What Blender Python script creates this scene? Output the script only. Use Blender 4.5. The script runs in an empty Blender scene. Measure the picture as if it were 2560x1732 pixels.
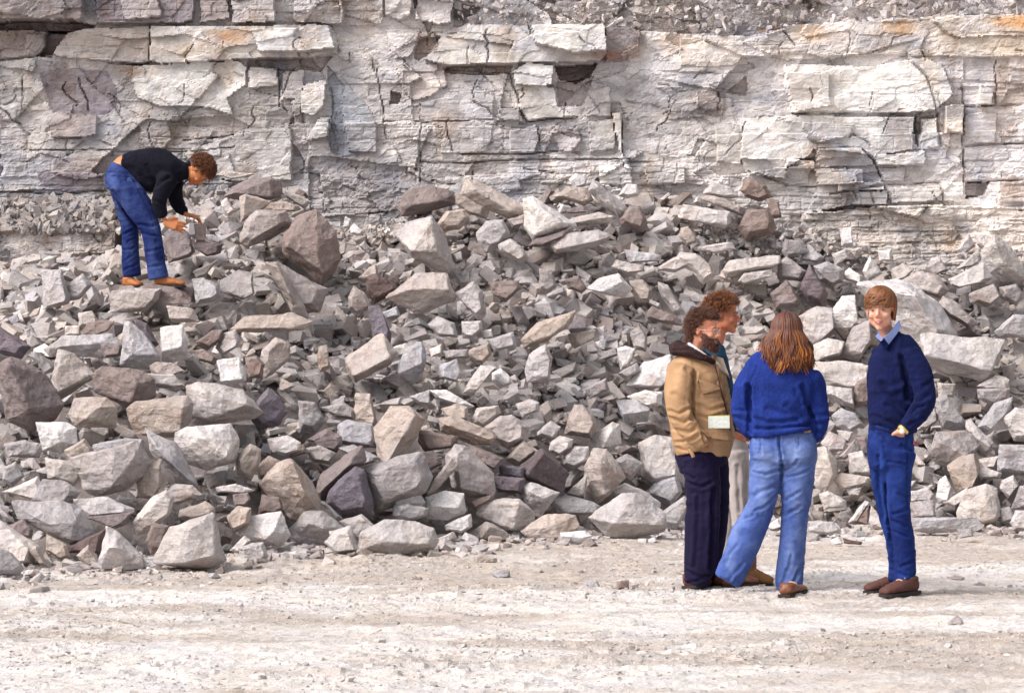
import bpy, bmesh, math, random
import numpy as np
from mathutils import Vector, Matrix
scene = bpy.context.scene
COL = scene.collection
rad = math.radians

# ------------------------------------------------------------ camera, sky, sun, exposure
FPX, HY, CZ = 9394.0, 808.5, 1.6            # focal length in photo pixels, horizon row, camera height
cam_data = bpy.data.cameras.new("camera")
cam = bpy.data.objects.new("camera", cam_data); COL.objects.link(cam)
cam.location = (0, 0, CZ); cam.rotation_euler = (rad(90), 0, 0)
cam_data.sensor_width = 36.0; cam_data.lens = 36.0 * FPX / 2560.0
cam_data.shift_y = (HY - 866.0) / 2560.0
cam_data.clip_start = 0.5; cam_data.clip_end = 2000
scene.camera = cam

SUN_DIR = Vector((-0.72, -0.42, 0.85)).normalized()
world = bpy.data.worlds.new("World"); scene.world = world; world.use_nodes = True
wn = world.node_tree; wn.nodes.clear()
sky = wn.nodes.new("ShaderNodeTexSky"); sky.sky_type = 'NISHITA'; sky.sun_disc = False
sky.sun_elevation = math.asin(SUN_DIR.z); sky.sun_rotation = math.atan2(SUN_DIR.x, SUN_DIR.y)
sky.air_density = 1.0; sky.dust_density = 4.0; sky.ozone_density = 1.0
hsv = wn.nodes.new("ShaderNodeHueSaturation"); hsv.inputs['Saturation'].default_value = 0.25
bg = wn.nodes.new("ShaderNodeBackground"); bg.inputs['Strength'].default_value = 0.092
wo = wn.nodes.new("ShaderNodeOutputWorld")
wn.links.new(sky.outputs[0], hsv.inputs['Color']); wn.links.new(hsv.outputs[0], bg.inputs[0]); wn.links.new(bg.outputs[0], wo.inputs[0])
sd = bpy.data.lights.new("sun", 'SUN'); sd.energy = 1.4; sd.angle = rad(34); sd.color = (1.0, 0.925, 0.90)
sun = bpy.data.objects.new("sun", sd); COL.objects.link(sun)
sun.rotation_euler = SUN_DIR.to_track_quat('Z', 'Y').to_euler()
scene.view_settings.view_transform = 'Standard'; scene.view_settings.look = 'None'
scene.view_settings.exposure = 1.22; scene.view_settings.gamma = 1.0

# ------------------------------------------------------------ helpers
def at(px, py, Y):
    return Vector(((px - 1280.0) / FPX * Y, Y, CZ - (py - HY) / FPX * Y))

def hash3(i, j, k, seed):
    with np.errstate(over='ignore'):
        h = (i.astype(np.int64) * 374761393 + j.astype(np.int64) * 668265263 + k.astype(np.int64) * 2147483647 + seed * 974634777) & 0xFFFFFFFF
        h = ((h ^ (h >> 13)) * 1274126177) & 0xFFFFFFFF
        h = ((h ^ (h >> 16)) * 2246822519) & 0xFFFFFFFF
        h = h ^ (h >> 15)
    return (h & 0xFFFFFF) / float(0xFFFFFF)

def noise(x, y, z=None, seed=0):             # value noise, -1..1
    x = np.asarray(x, float); y = np.asarray(y, float)
    z = np.zeros_like(x) if z is None else np.asarray(z, float)
    xi, yi, zi = np.floor(x), np.floor(y), np.floor(z)
    u, v, w = x - xi, y - yi, z - zi
    u, v, w = [t * t * t * (t * (t * 6 - 15) + 10) for t in (u, v, w)]
    r = 0
    for a in (0, 1):
        for b in (0, 1):
            for c in (0, 1):
                wt = (u if a else 1 - u) * (v if b else 1 - v) * (w if c else 1 - w)
                r = r + wt * hash3(xi + a, yi + b, zi + c, seed)
    return r * 2 - 1

def fbm(x, y, z=None, seed=0, oct=4, lac=2.1, gain=0.5):
    r, a, f, s = 0, 1.0, 1.0, 0
    for o in range(oct):
        r = r + a * noise(x * f, y * f, None if z is None else z * f, seed + o * 17); s += a
        a *= gain; f *= lac
    return r / s

def voro(x, y, seed=0, jit=0.85):            # F1, F2, id (two randoms), offset to the cell's centre
    xi, yi = np.floor(x), np.floor(y)
    F1 = np.full(x.shape, 9.0); F2 = np.full(x.shape, 9.0)
    cx = np.zeros(x.shape); cy = np.zeros(x.shape); ci = np.zeros(x.shape); cj = np.zeros(x.shape)
    zz = np.zeros_like(x)
    for a in (-1, 0, 1):
        for b in (-1, 0, 1):
            qx = xi + a + 0.5 + jit * (hash3(xi + a, yi + b, zz, seed) - 0.5)
            qy = yi + b + 0.5 + jit * (hash3(xi + a, yi + b, zz, seed + 5) - 0.5)
            d = np.sqrt((qx - x) ** 2 + (qy - y) ** 2)
            m = d < F1
            F2 = np.where(m, F1, np.minimum(F2, d))
            cx = np.where(m, qx, cx); cy = np.where(m, qy, cy)
            ci = np.where(m, xi + a, ci); cj = np.where(m, yi + b, cj)
            F1 = np.where(m, d, F1)
    return F1, F2, ci, cj, x - cx, y - cy

def inpoly(X, Z, poly):
    r = np.zeros(X.shape, bool); n = len(poly)
    for i in range(n):
        x1, y1 = poly[i]; x2, y2 = poly[(i + 1) % n]
        if y1 == y2: continue
        c = ((y1 > Z) != (y2 > Z)) & (X < (x2 - x1) * (Z - y1) / (y2 - y1) + x1)
        r ^= c
    return r

def segdist(X, Z, pts):
    d = np.full(X.shape, 1e9)
    for (x1, y1), (x2, y2) in zip(pts[:-1], pts[1:]):
        dx, dy = x2 - x1, y2 - y1
        t = np.clip(((X - x1) * dx + (Z - y1) * dy) / (dx * dx + dy * dy + 1e-9), 0, 1)
        d = np.minimum(d, np.hypot(X - x1 - t * dx, Z - y1 - t * dy))
    return d

def mesh_np(name, V, F, mat=None, cols=None, smooth=False, parent=None, F3=None):
    """V (n,3); F list of faces or (m,4)/(m,3) array."""
    me = bpy.data.meshes.new(name)
    V = np.asarray(V, np.float32); me.vertices.add(len(V)); me.vertices.foreach_set('co', V.ravel())
    if isinstance(F, np.ndarray):
        m, k = F.shape; tot = np.full(m, k, np.int32); st = np.arange(m, dtype=np.int32) * k; idx = F.ravel().astype(np.int32)
    else:
        tot = np.array([len(f) for f in F], np.int32); st = np.concatenate([[0], np.cumsum(tot)[:-1]]).astype(np.int32)
        idx = np.concatenate([np.asarray(f, np.int32) for f in F])
    me.loops.add(len(idx)); me.loops.foreach_set('vertex_index', idx)
    me.polygons.add(len(tot)); me.polygons.foreach_set('loop_start', st); me.polygons.foreach_set('loop_total', tot)
    me.polygons.foreach_set('use_smooth', np.full(len(tot), smooth))
    me.update(calc_edges=True); me.validate()
    if cols is not None:
        a = me.color_attributes.new('Col', 'FLOAT_COLOR', 'POINT')
        c = np.ones((len(V), 4), np.float32); c[:, :3] = cols; a.data.foreach_set('color', c.ravel())
    if mat: me.materials.append(mat)
    o = bpy.data.objects.new(name, me); COL.objects.link(o)
    if parent: o.parent = parent; o.matrix_parent_inverse = parent.matrix_world.inverted()
    return o

def tag(o, label=None, cat=None, group=None, kind=None):
    if label: o['label'] = label
    if cat: o['category'] = cat
    if group: o['group'] = group
    if kind: o['kind'] = kind
    return o

def mat_new(name):
    m = bpy.data.materials.new(name); m.use_nodes = True
    nt = m.node_tree; b = nt.nodes['Principled BSDF']
    return m, nt, b
def N(nt, t, **kw):
    n = nt.nodes.new(t)
    for k, v in kw.items():
        if k in n.inputs: n.inputs[k].default_value = v
        else: setattr(n, k, v)
    return n
def mixc(nt, a, b, fac, blend='MIX'):
    m = nt.nodes.new('ShaderNodeMix'); m.data_type = 'RGBA'; m.blend_type = blend
    for inp, v in ((m.inputs[6], a), (m.inputs[7], b), (m.inputs[0], fac)):
        if hasattr(v, 'links') or isinstance(v, bpy.types.NodeSocket): nt.links.new(v, inp)
        else: inp.default_value = v if not isinstance(v, tuple) else (*v[:3], 1)
    return m.outputs[2]
def ramp(nt, src, stops):
    r = nt.nodes.new('ShaderNodeValToRGB'); nt.links.new(src, r.inputs[0])
    e = r.color_ramp.elements
    while len(e) < len(stops): e.new(0.5)
    for k, (p, c) in enumerate(stops):
        e[k].position = p; e[k].color = (c, c, c, 1) if not isinstance(c, tuple) else (*c, 1)
    return r.outputs[0]

def rock_material(name, source, fine=1.0, vein=0.5, relief=0.9):
    """speckled limestone; source 'OBJ' takes the tint of the object, 'COL' the mesh's colour attribute"""
    m, nt, b = mat_new(name)
    tc = N(nt, 'ShaderNodeNewGeometry')
    pos = tc.outputs['Position']
    if source == 'OBJ': base = N(nt, 'ShaderNodeObjectInfo').outputs['Color']
    else: base = N(nt, 'ShaderNodeVertexColor', layer_name='Col').outputs['Color']
    n1 = N(nt, 'ShaderNodeTexNoise', Scale=5.0, Detail=6.0, Roughness=0.6); nt.links.new(pos, n1.inputs['Vector'])
    n2 = N(nt, 'ShaderNodeTexNoise', Scale=70.0 * fine, Detail=4.0, Roughness=0.75); nt.links.new(pos, n2.inputs['Vector'])
    n3 = N(nt, 'ShaderNodeTexNoise', Scale=2.2, Detail=5.0, Roughness=0.7); nt.links.new(pos, n3.inputs['Vector'])
    mott = ramp(nt, n1.outputs[0], [(0.3, 0.74), (0.7, 1.16)])
    spec = ramp(nt, n2.outputs[0], [(0.32, 0.70), (0.5, 1.0), (0.70, 1.2)])
    c = mixc(nt, base, mott, 0.8, 'MULTIPLY'); c = mixc(nt, c, spec, 0.75, 'MULTIPLY')
    warm = ramp(nt, n3.outputs[0], [(0.35, (0.95, 0.97, 1.05)), (0.65, (1.05, 1.0, 0.93))])
    c = mixc(nt, c, warm, 0.6, 'MULTIPLY')
    n6 = N(nt, 'ShaderNodeTexNoise', Scale=3.6, Detail=7.0, Roughness=0.62, Distortion=0.6); nt.links.new(pos, n6.inputs['Vector'])
    rust = ramp(nt, n6.outputs[0], [(0.56, 0.0), (0.66, 0.42 if source == 'OBJ' else 0.25)]); c = mixc(nt, c, (0.72, 0.53, 0.45), rust, 'MULTIPLY')
    nt.links.new(c, b.inputs['Base Color']); b.inputs['Roughness'].default_value = 0.93
    b.inputs['Specular IOR Level'].default_value = 0.15
    n4 = N(nt, 'ShaderNodeTexNoise', Scale=28.0 * fine, Detail=8.0, Roughness=0.7); nt.links.new(pos, n4.inputs['Vector'])
    st = N(nt, 'ShaderNodeMapping'); st.inputs['Scale'].default_value = (6, 6, 45); nt.links.new(pos, st.inputs[0])
    n5 = N(nt, 'ShaderNodeTexNoise', Scale=1.0, Detail=5.0, Roughness=0.6); nt.links.new(st.outputs[0], n5.inputs['Vector'])
    add = N(nt, 'ShaderNodeMath', operation='MULTIPLY_ADD'); nt.links.new(n5.outputs[0], add.inputs[0]); add.inputs[1].default_value = vein; nt.links.new(n4.outputs[0], add.inputs[2])
    src = add.outputs[0]
    if source == 'OBJ':                          # conchoidal chips on the big stones
        dn = N(nt, 'ShaderNodeTexNoise', Scale=7.0, Detail=2.0); nt.links.new(pos, dn.inputs['Vector'])
        vm = N(nt, 'ShaderNodeVectorMath', operation='MULTIPLY_ADD'); nt.links.new(dn.outputs['Color'], vm.inputs[0]); vm.inputs[1].default_value = (0.16, 0.16, 0.10); nt.links.new(pos, vm.inputs[2])
        vo = N(nt, 'ShaderNodeTexVoronoi', Scale=11.0); nt.links.new(vm.outputs[0], vo.inputs['Vector'])
        a2 = N(nt, 'ShaderNodeMath', operation='MULTIPLY_ADD'); nt.links.new(vo.outputs['Distance'], a2.inputs[0]); a2.inputs[1].default_value = 1.3; nt.links.new(src, a2.inputs[2]); src = a2.outputs[0]
    bp = N(nt, 'ShaderNodeBump', Strength=relief, Distance=0.03 if source == 'OBJ' else 0.02); nt.links.new(src, bp.inputs['Height'])
    nt.links.new(bp.outputs[0], b.inputs['Normal'])
    return m

MAT_ROCK = rock_material('limestone_tinted', 'OBJ')
MAT_RUB = rock_material('limestone_rubble', 'COL', 1.2, 0.3)
MAT_CLIFF = rock_material('limestone_face', 'COL', 1.0, 0.15, 0.26)
TONE = dict(w=(0.74, 0.70, 0.68), l=(0.57, 0.522, 0.50), g=(0.42, 0.382, 0.375), c=(0.455, 0.432, 0.438), b=(0.275, 0.222, 0.208),
            d=(0.17, 0.128, 0.125), p=(0.20, 0.170, 0.190), t=(0.465, 0.398, 0.36))
TILE = {'1': (0, 0, 2.62), '2': (850, 0, 2.62), '3': (1700, 0, 2.62), '4': (0, 560, 2.62), '5': (850, 400, 2.62), '6': (0, 1000, 2.62),
        '7': (850, 900, 2.62), '8': (1700, 400, 2.62), '9': (1700, 900, 2.62), 'Z': (420, 400, 3.743)}
def tp(t, x, y):
    ox, oy, s = TILE[t]
    return (ox + x / s, oy + y / s)
# ------------------------------------------------------------ quarry floor: one sheet, finest where the camera looks
def grow(lo, hi, step, far, k=1.16):
    a = list(np.arange(lo, hi, step)); s = step; x = a[-1]
    while x < far: s *= k; x += s; a.append(x)
    s = step; x = a[0]; b = []
    while x > -far: s *= k; x -= s; b.append(x)
    return np.array(b[::-1] + a)
gx = grow(-3.6, 3.6, 0.022, 300); gy = grow(15.8, 30.0, 0.028, 300)
GX, GY = np.meshgrid(gx, gy)
def ground_h(X, Y):
    X = np.asarray(X, float); Y = np.asarray(Y, float)
    near = np.clip((38 - np.abs(Y - 22)) / 10, 0, 1) * np.clip((12 - np.abs(X)) / 4, 0, 1)
    h = 0.030 * fbm(X * 0.55, Y * 0.8, seed=3, oct=3) + 0.013 * fbm(X * 2.2, Y * 3.2, seed=9, oct=3)
    lump = np.maximum(0, fbm(X * 9, Y * 9, seed=21, oct=4) - 0.12)
    h = h + 0.042 * lump * (0.5 + 0.7 * np.clip(noise(X * 0.7, Y * 1.1, seed=31) + 0.3, 0, 1))
    h = h + 0.009 * fbm(X * 22, Y * 22, seed=41, oct=2)
    return h * near
GH = ground_h(GX, GY)
V = np.stack([GX, GY, GH], -1).reshape(-1, 3)
ny, nx = GX.shape
I = np.arange(ny * nx).reshape(ny, nx)
F = np.stack([I[:-1, :-1], I[:-1, 1:], I[1:, 1:], I[1:, :-1]], -1).reshape(-1, 4)
# dusty pale crust, damper tan patches and drifts, crossing wheel tracks
a = fbm(GX * 0.45, GY * 1.0, seed=52, oct=4); b2 = fbm(GX * 1.6, GY * 2.6, seed=63, oct=4); c2 = fbm(GX * 12, GY * 12, seed=77, oct=3)
foot = np.clip((GY - 22.6 - 0.35 * GX * 0.4) / 1.6 + 0.5 * a, 0, 1)
tan = np.clip(0.5 + 1.6 * a + 1.1 * b2 + 0.35 * c2 + 0.55 * foot - 0.25, 0, 1)[..., None]
colr = (1 - tan) * np.array([0.655, 0.615, 0.585]) + tan * np.array([0.465, 0.408, 0.362])
colr = colr * (1 + 0.11 * c2[..., None])
MAT_GROUND = rock_material('quarry_dust', 'COL', 1.3, 0.0)
ground = mesh_np('quarry_floor', V, F, MAT_GROUND, colr.reshape(-1, 3), smooth=False)
tag(ground, kind='structure')

# ------------------------------------------------------------ cliff face
YC = 33.0; SC = FPX / YC                     # photo pixels per metre at the face
def cx_(px): return (px - 1280) / SC
def cz_(py): return CZ - (py - HY) / SC
xs = grow(-4.75, 4.75, 0.0115, 11.0, 1.05)
zs = np.concatenate([np.arange(-0.2, 1.9, 0.06), np.arange(1.9, 4.62, 0.0115), np.arange(4.62, 7.4, 0.05)])
CX, CZZ = np.meshgrid(xs, zs)
U0 = CX * SC + 1280; W0 = HY - (CZZ - CZ) * SC        # photo pixels
wx = 5.0 * fbm(U0 / 45, W0 / 35, seed=101, oct=4); wy = 4.0 * fbm(U0 / 60, W0 / 30, seed=111, oct=4)
U = U0 + wx; W = W0 + wy
D = 0.16 * fbm(CX * 0.35, CZZ * 0.5, seed=5, oct=3) + 0.03 * fbm(CX * 2, CZZ * 2.5, seed=6, oct=4)
rough = np.full(CX.shape, 0.62)                    # how broken the face is
colc = np.ones(CX.shape + (3,)) * np.array([0.55, 0.522, 0.512])
whiteness = np.clip((U0 - 300) / 1900, 0, 1)
colc = colc * (0.76 + 0.45 * whiteness[..., None])
colc = colc * (1 + 0.30 * fbm(U / 190, W / 90, seed=131, oct=4)[..., None])
# layered blocks: every level lays cells with tilted faces and open joints
def cells(u, w, seed, amp, tilt, joint, jd, jit=0.8):
    F1, F2, ci, cj, dx, dy = voro(u, w, seed, jit)
    z0 = np.zeros_like(u)
    h = hash3(ci, cj, z0, seed + 31) - 0.5; ga = hash3(ci, cj, z0, seed + 41) - 0.5; gb = hash3(ci, cj, z0, seed + 51) - 0.5
    op = hash3(ci, cj, z0, seed + 61)
    e = np.clip(1 - (F2 - F1) / joint, 0, 1)
    mk = np.clip(0.25 + 1.5 * noise(U0 / 110, W0 / 60, seed=seed + 81), 0, 1)
    return amp * h * 2 + tilt * (ga * dx + gb * dy) * 2 - jd * e * op * mk, hash3(ci, cj, z0, seed + 71)
def bricks(u, w, seed, bh, bw, amp, joint, jd):
    row = np.floor(w / bh); z0 = np.zeros_like(u)
    off = hash3(row, z0, z0, seed) * 7; wid = bw * (0.5 + 1.2 * hash3(row, z0 + 1, z0, seed))
    cu = u / wid + off; c = np.floor(cu)
    h = hash3(row, c, z0, seed + 3) - 0.5
    ev = np.minimum(cu - c, 1 - (cu - c)) * wid; eh = np.minimum(w / bh - row, 1 - (w / bh - row)) * bh
    e = np.maximum(np.clip(1 - ev / joint, 0, 1) * (hash3(row, c, z0, seed + 9) > 0.35), np.clip(1 - eh / joint, 0, 1))
    return amp * 2 * h + 0.35 * amp * (w / bh - row - 0.5), e * jd, hash3(row, c, z0, seed + 15)
L1, t1 = cells(U / 260, W / 105, 201, 0.065, 0.075, 0.03, 0.03)
L2, t2 = cells(U / 92, W / 44, 221, 0.022, 0.045, 0.08, 0.022)
L3, t3 = cells(U / 34, W / 17, 241, 0.010, 0.020, 0.14, 0.012)
L4, t4 = cells(U / 13, W / 8, 261, 0.005, 0.010, 0.2, 0.006)
B1, j1, q1 = bricks(U, W + 6 * noise(U / 130, W / 60, seed=301), 311, 29, 130, 0.020, 2.2, 0.030)
B2, j2, q2 = bricks(U, W + 4 * noise(U / 90, W / 40, seed=302), 331, 15, 52, 0.011, 1.9, 0.020)
brick_m = np.clip(0.0 + 0.8 * noise(U / 240, W / 110, seed=401) + np.clip((W0 - 330) / 160, 0, 1) * 0.6 + np.clip((W0 - 360) / 60, 0, 1) * np.clip((U0 - 1150) / 200, 0, 1) * 0.45, 0, 1)
CCOL = dict(TONE); CCOL.update(B=(0.36, 0.37, 0.40), o=(0.55, 0.34, 0.18), W=(0.80, 0.775, 0.74), y=(0.62, 0.545, 0.47), L=(0.63, 0.60, 0.565))
# traced blocks, beds and hollows (dark tones paint in shade under overhangs and in holes): tile | offset (cm) | broken-ness | tone | outline
CF = """
1|24|.5|b|0,-400 520,-400 560,130 520,150 0,140 -600,120 -600,-400
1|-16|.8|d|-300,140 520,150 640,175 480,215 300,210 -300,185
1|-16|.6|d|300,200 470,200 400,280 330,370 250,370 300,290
1|13|.4|p|620,-300 1310,-300 1260,130 1200,155 640,160
1|7|.5|g|800,-10 1050,-10 1060,120 830,140
1|9|.4|b|1310,-300 1480,-300 1500,120 1310,150
1|13|.4|g|1520,-300 1790,-300 1800,145 1520,155
1|8|.9|l|1900,-300 2240,-300 2240,160 1930,150
1|3|.6|b|-300,190 290,200 290,290 230,360 0,400 -300,400
1|7|.3|t|480,195 980,175 985,400 940,420 700,400 420,380 340,360 400,240
1|12|.25|L|985,175 2150,165 2195,240 2210,360 1900,385 1500,395 1050,420 985,400
1|14|.1|W|1650,200 2150,180 2200,330 1900,350 1700,350
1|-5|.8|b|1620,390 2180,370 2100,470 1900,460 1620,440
1|4|.3|W|870,430 1560,400 1620,440 1600,560 1480,640 1530,760 1350,700 1050,700 900,640 860,500
1|0|.25|p|260,480 430,440 700,470 770,600 760,720 680,760 340,740
1|1|.3|l|160,500 260,490 320,720 165,730
1|9|.2|b|370,740 640,760 640,880 560,900 350,905 320,800
1|3|.5|c|900,780 1080,770 1130,900 1060,980 940,960
1|-4|.6|t|1100,790 1500,760 1640,820 1520,890 1280,920 1130,960
1|5|.2|L|1540,880 1910,810 1915,1180 1500,1180 1330,1150 1200,1000
1|3|.2|l|1200,1010 1500,1000 1540,1140 1400,1150 1260,1090
1|5|.3|l|1640,440 1820,440 1820,560 1620,580
1|4|.3|l|1850,470 2000,450 1980,640 1840,660
1|8|.3|W|1990,560 2150,520 2120,700 2050,760 1975,740
1|9|.3|W|2090,780 2180,770 2150,900 2010,920
1|-3|.5|B|2140,430 2253,560 2253,1030 2170,1000 2150,850 2180,700
1|-4|.8|g|1900,780 1990,740 2020,900 1990,1180 1910,1180
1|3|.3|b|360,1040 720,1010 720,1150 520,1180 360,1140
1|2|.3|p|250,1120 680,1140 700,1240 460,1260 280,1220
2|2|.4|B|0,500 130,640 240,800 240,1000 0,1020 -60,800
2|5|.3|c|30,790 240,800 240,995 60,990
2|-4|.9|g|-60,1030 500,1100 500,1200 300,1400 -200,1400 -200,1030
2|5|.7|g|0,-200 270,-200 280,160 0,170
2|8|.4|l|280,-300 480,-300 470,100 400,130 300,110
2|9|.5|l|500,-300 760,-300 730,150 640,170 500,130
2|-2|1|b|760,-50 930,0 900,100 800,170 740,170
2|14|.15|L|830,165 1250,170 1725,165 1740,355 1700,410 1340,415 700,435 560,400 650,260 830,200
2|17|.1|W|1250,175 1725,170 1735,340 1540,360 1280,300
2|9|.4|b|1730,165 1960,190 1950,340 1740,410
2|3|.5|l|300,190 520,190 500,300 460,370 360,390 320,300
2|-5|.7|b|520,240 660,240 640,330 520,400 480,380
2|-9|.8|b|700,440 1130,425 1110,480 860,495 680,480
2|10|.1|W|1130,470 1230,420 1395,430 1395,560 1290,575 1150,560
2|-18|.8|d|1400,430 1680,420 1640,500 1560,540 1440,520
2|-5|.4|b|1420,540 1660,500 1600,690 1430,690
2|6|.3|L|1150,560 1410,575 1420,690 1550,770 1230,785 1180,700
2|3|.15|c|870,560 1000,620 1010,800 960,1000 780,1010 660,1010 700,850 520,780 520,680 720,640
2|8|.2|c|1040,710 1180,720 1205,795 1030,790
2|6|.2|l|1110,870 1290,820 1300,930 1270,1005 1120,1010
2|4|.7|t|1300,830 1560,840 1580,1000 1440,1000 1420,940 1310,940
2|8|.2|W|1790,740 1840,740 1850,1000 1920,1120 1870,1110 1800,860
2|5|.3|g|1620,600 1770,570 1780,765 1610,760
2|5|.5|t|370,430 680,420 690,560 600,640 480,660 420,600
2|-8|.7|b|330,600 400,620 380,680 320,690
2|5|.3|L|1630,800 1790,780 1800,980 1640,1000
2|4|.5|W|1700,1100 1900,1090 1910,1200 1700,1230
2|8|.2|L|1990,1080 2253,1090 2253,1200 2010,1210
3|-26|1|g|-3000,-600 2600,-600 2600,95 1500,110 1200,140 760,160 640,190 450,235 250,225 0,215 -330,190 -830,165 -860,100 -1000,0 -1300,-200
3|3|.5|y|760,160 1200,145 1500,115 2500,110 2500,380 1850,380 1300,360 700,400 400,280
3|2|.4|y|0,250 400,240 450,420 150,440 0,430
3|6|.12|W|680,430 1000,430 1250,440 1600,380 1720,440 1780,620 1660,720 1440,740 1200,740 740,745 700,600
3|7|.1|l|700,480 960,480 980,700 760,740 720,640
3|7|.15|W|400,780 740,760 1530,770 1520,980 1250,1020 880,980 820,1040 400,1050
3|8|.1|c|800,810 1130,820 1100,900 900,940 820,900
3|8|.3|L|400,1040 800,1045 690,1100 690,1180 440,1140
3|7|.2|W|880,975 1180,975 1200,1030 930,1040
3|9|.2|L|690,1050 880,1050 880,1110 690,1110
3|5|.2|l|900,1040 1260,1030 1260,1090 910,1100
3|11|.2|L|880,1110 1190,1110 1190,1210 900,1210
3|13|.2|L|1030,1200 1330,1200 1330,1240 1030,1250
3|9|.2|W|1250,1020 1600,990 1600,1080 1290,1080
3|4|.2|c|1310,1100 1480,1090 1470,1190 1330,1190
3|9|.2|L|1140,1260 1360,1240 1350,1340 1140,1345
3|6|.2|L|1380,1230 1700,1220 1710,1320 1380,1330
3|11|.2|W|1730,690 1850,690 1850,870 1740,870
3|-5|.6|g|1540,730 1690,730 1700,760 1600,800 1560,960 1540,940
3|5|.3|W|1580,780 1690,770 1690,960 1580,990
3|2|.15|c|1860,750 2070,740 2060,940 1860,950
3|-3|.15|l|1850,380 2150,390 2150,540 1900,560 1850,520
3|7|.2|L|1960,560 2050,600 2040,690 1940,695
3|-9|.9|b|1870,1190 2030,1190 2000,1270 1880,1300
3|4|.3|W|1720,1200 1850,1190 1850,1320 1720,1320
3|4|.3|L|2080,1200 2400,1190 2400,1320 2100,1320
3|-6|.2|b|300,600 440,490 445,620
3|6|.2|L|230,830 400,810 400,1080 240,1060
3|3|.8|b|100,590 300,600 280,760 110,740
3|14|.8|y|800,1400 1300,1350 2600,1350 2600,1800 800,1800
1|52|.9|l|-600,1515 100,1510 790,1500 800,2600 -600,2600
"""
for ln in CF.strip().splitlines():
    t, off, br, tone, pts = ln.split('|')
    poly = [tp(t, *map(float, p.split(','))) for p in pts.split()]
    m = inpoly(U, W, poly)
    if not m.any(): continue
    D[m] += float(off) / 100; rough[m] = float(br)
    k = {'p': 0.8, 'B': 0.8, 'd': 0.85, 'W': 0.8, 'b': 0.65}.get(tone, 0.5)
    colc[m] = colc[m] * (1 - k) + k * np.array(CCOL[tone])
CK = """
1|3|160,985 600,985 1000,1000 1300,990 1540,960
1|3|0,1255 400,1270 700,1250
1|3|150,500 145,720
1|4|330,380 260,370 0,400
1|2|1820,440 1830,700
1|4|985,175 980,400
2|3|245,450 280,700 300,900
2|3|525,690 530,1190
2|4|1110,480 1180,700 1230,790 1560,770
2|3|290,795 540,800 700,790 1010,790
2|4|540,1060 800,1075 1000,1050 1500,1050 1900,1050
2|4|800,1010 1260,1010 1430,1000
2|4|1200,1110 1400,1130
2|3|1840,750 1850,1000 1900,1100
2|3|1240,165 1250,230
3|5|1500,400 1600,490 1640,600 1670,710
3|4|1580,340 1610,400
3|4|740,745 1000,740 1200,735
3|4|880,980 1180,975
3|4|690,1050 900,1040
3|4|1180,980 1270,1060 1330,1180 1360,1280 1340,1360
3|5|1540,760 1560,960
3|5|1690,740 1710,960
3|3|2060,400 2070,700
3|4|1850,700 2253,690
3|4|1870,960 2253,940
3|4|1870,1190 2253,1185
3|4|690,1220 890,1230
3|4|980,1270 1080,1250 1350,1210 1700,1200
3|3|1240,1250 1260,1330
3|3|670,200 760,300
3|4|1850,560 1860,1200
3|3|440,1120 700,1210
1|3|1200,920 1540,880
1|4|700,410 940,420 985,400
"""
ck = np.zeros(CX.shape)
for ln in CK.strip().splitlines():
    t, w_, pts = ln.split('|')
    d = segdist(U, W, [tp(t, *map(float, p.split(','))) for p in pts.split()])
    ck = np.maximum(ck, np.clip(1.3 - d / (float(w_) * 0.55), 0, 1) * (0.7 + 0.3 * float(w_) / 4))
cr = random.Random(77)
for _ in range(95):                              # short irregular joints, mostly steep
    x, y = cr.uniform(-60, 2620), cr.uniform(70, 600); an = cr.choice([1.57, 1.57, 1.2, 2.0, 0.7, 2.5, 0.1]); pts = [(x, y)]
    for _k in range(cr.randint(2, 6)):
        a_ = an + cr.gauss(0, 0.45); x += math.cos(a_) * cr.uniform(8, 24); y += math.sin(a_) * cr.uniform(8, 24); pts.append((x, y))
    x0_, x1_ = min(p[0] for p in pts) - 8, max(p[0] for p in pts) + 8; y0_, y1_ = min(p[1] for p in pts) - 8, max(p[1] for p in pts) + 8
    mm = (U > x0_) & (U < x1_) & (W > y0_) & (W < y1_)
    if mm.any(): ck[mm] = np.maximum(ck[mm], np.clip(1.2 - segdist(U[mm], W[mm], pts) / cr.uniform(1.2, 2.4), 0, 1) * cr.uniform(0.4, 0.9))
ledge = W0 > 700                              # hidden behind the heap
D = D + L1 * (0.4 + 0.8 * rough) + L2 * (0.15 + 0.85 * rough) + L3 * (0.08 + 0.9 * rough ** 1.5) + L4 * (0.1 + 0.9 * rough ** 1.5)
D = D + rough * brick_m * (B1 + B2 * 0.9) - (0.25 + 0.75 * rough) * brick_m * (j1 + 0.8 * j2)
D = D - 0.05 * np.clip(ck, 0, 1) + 0.003 * fbm(CX * 30, CZZ * 45, seed=88, oct=3) + 0.004 * fbm(CX * 9, CZZ * 16, seed=89, oct=3)
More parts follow.
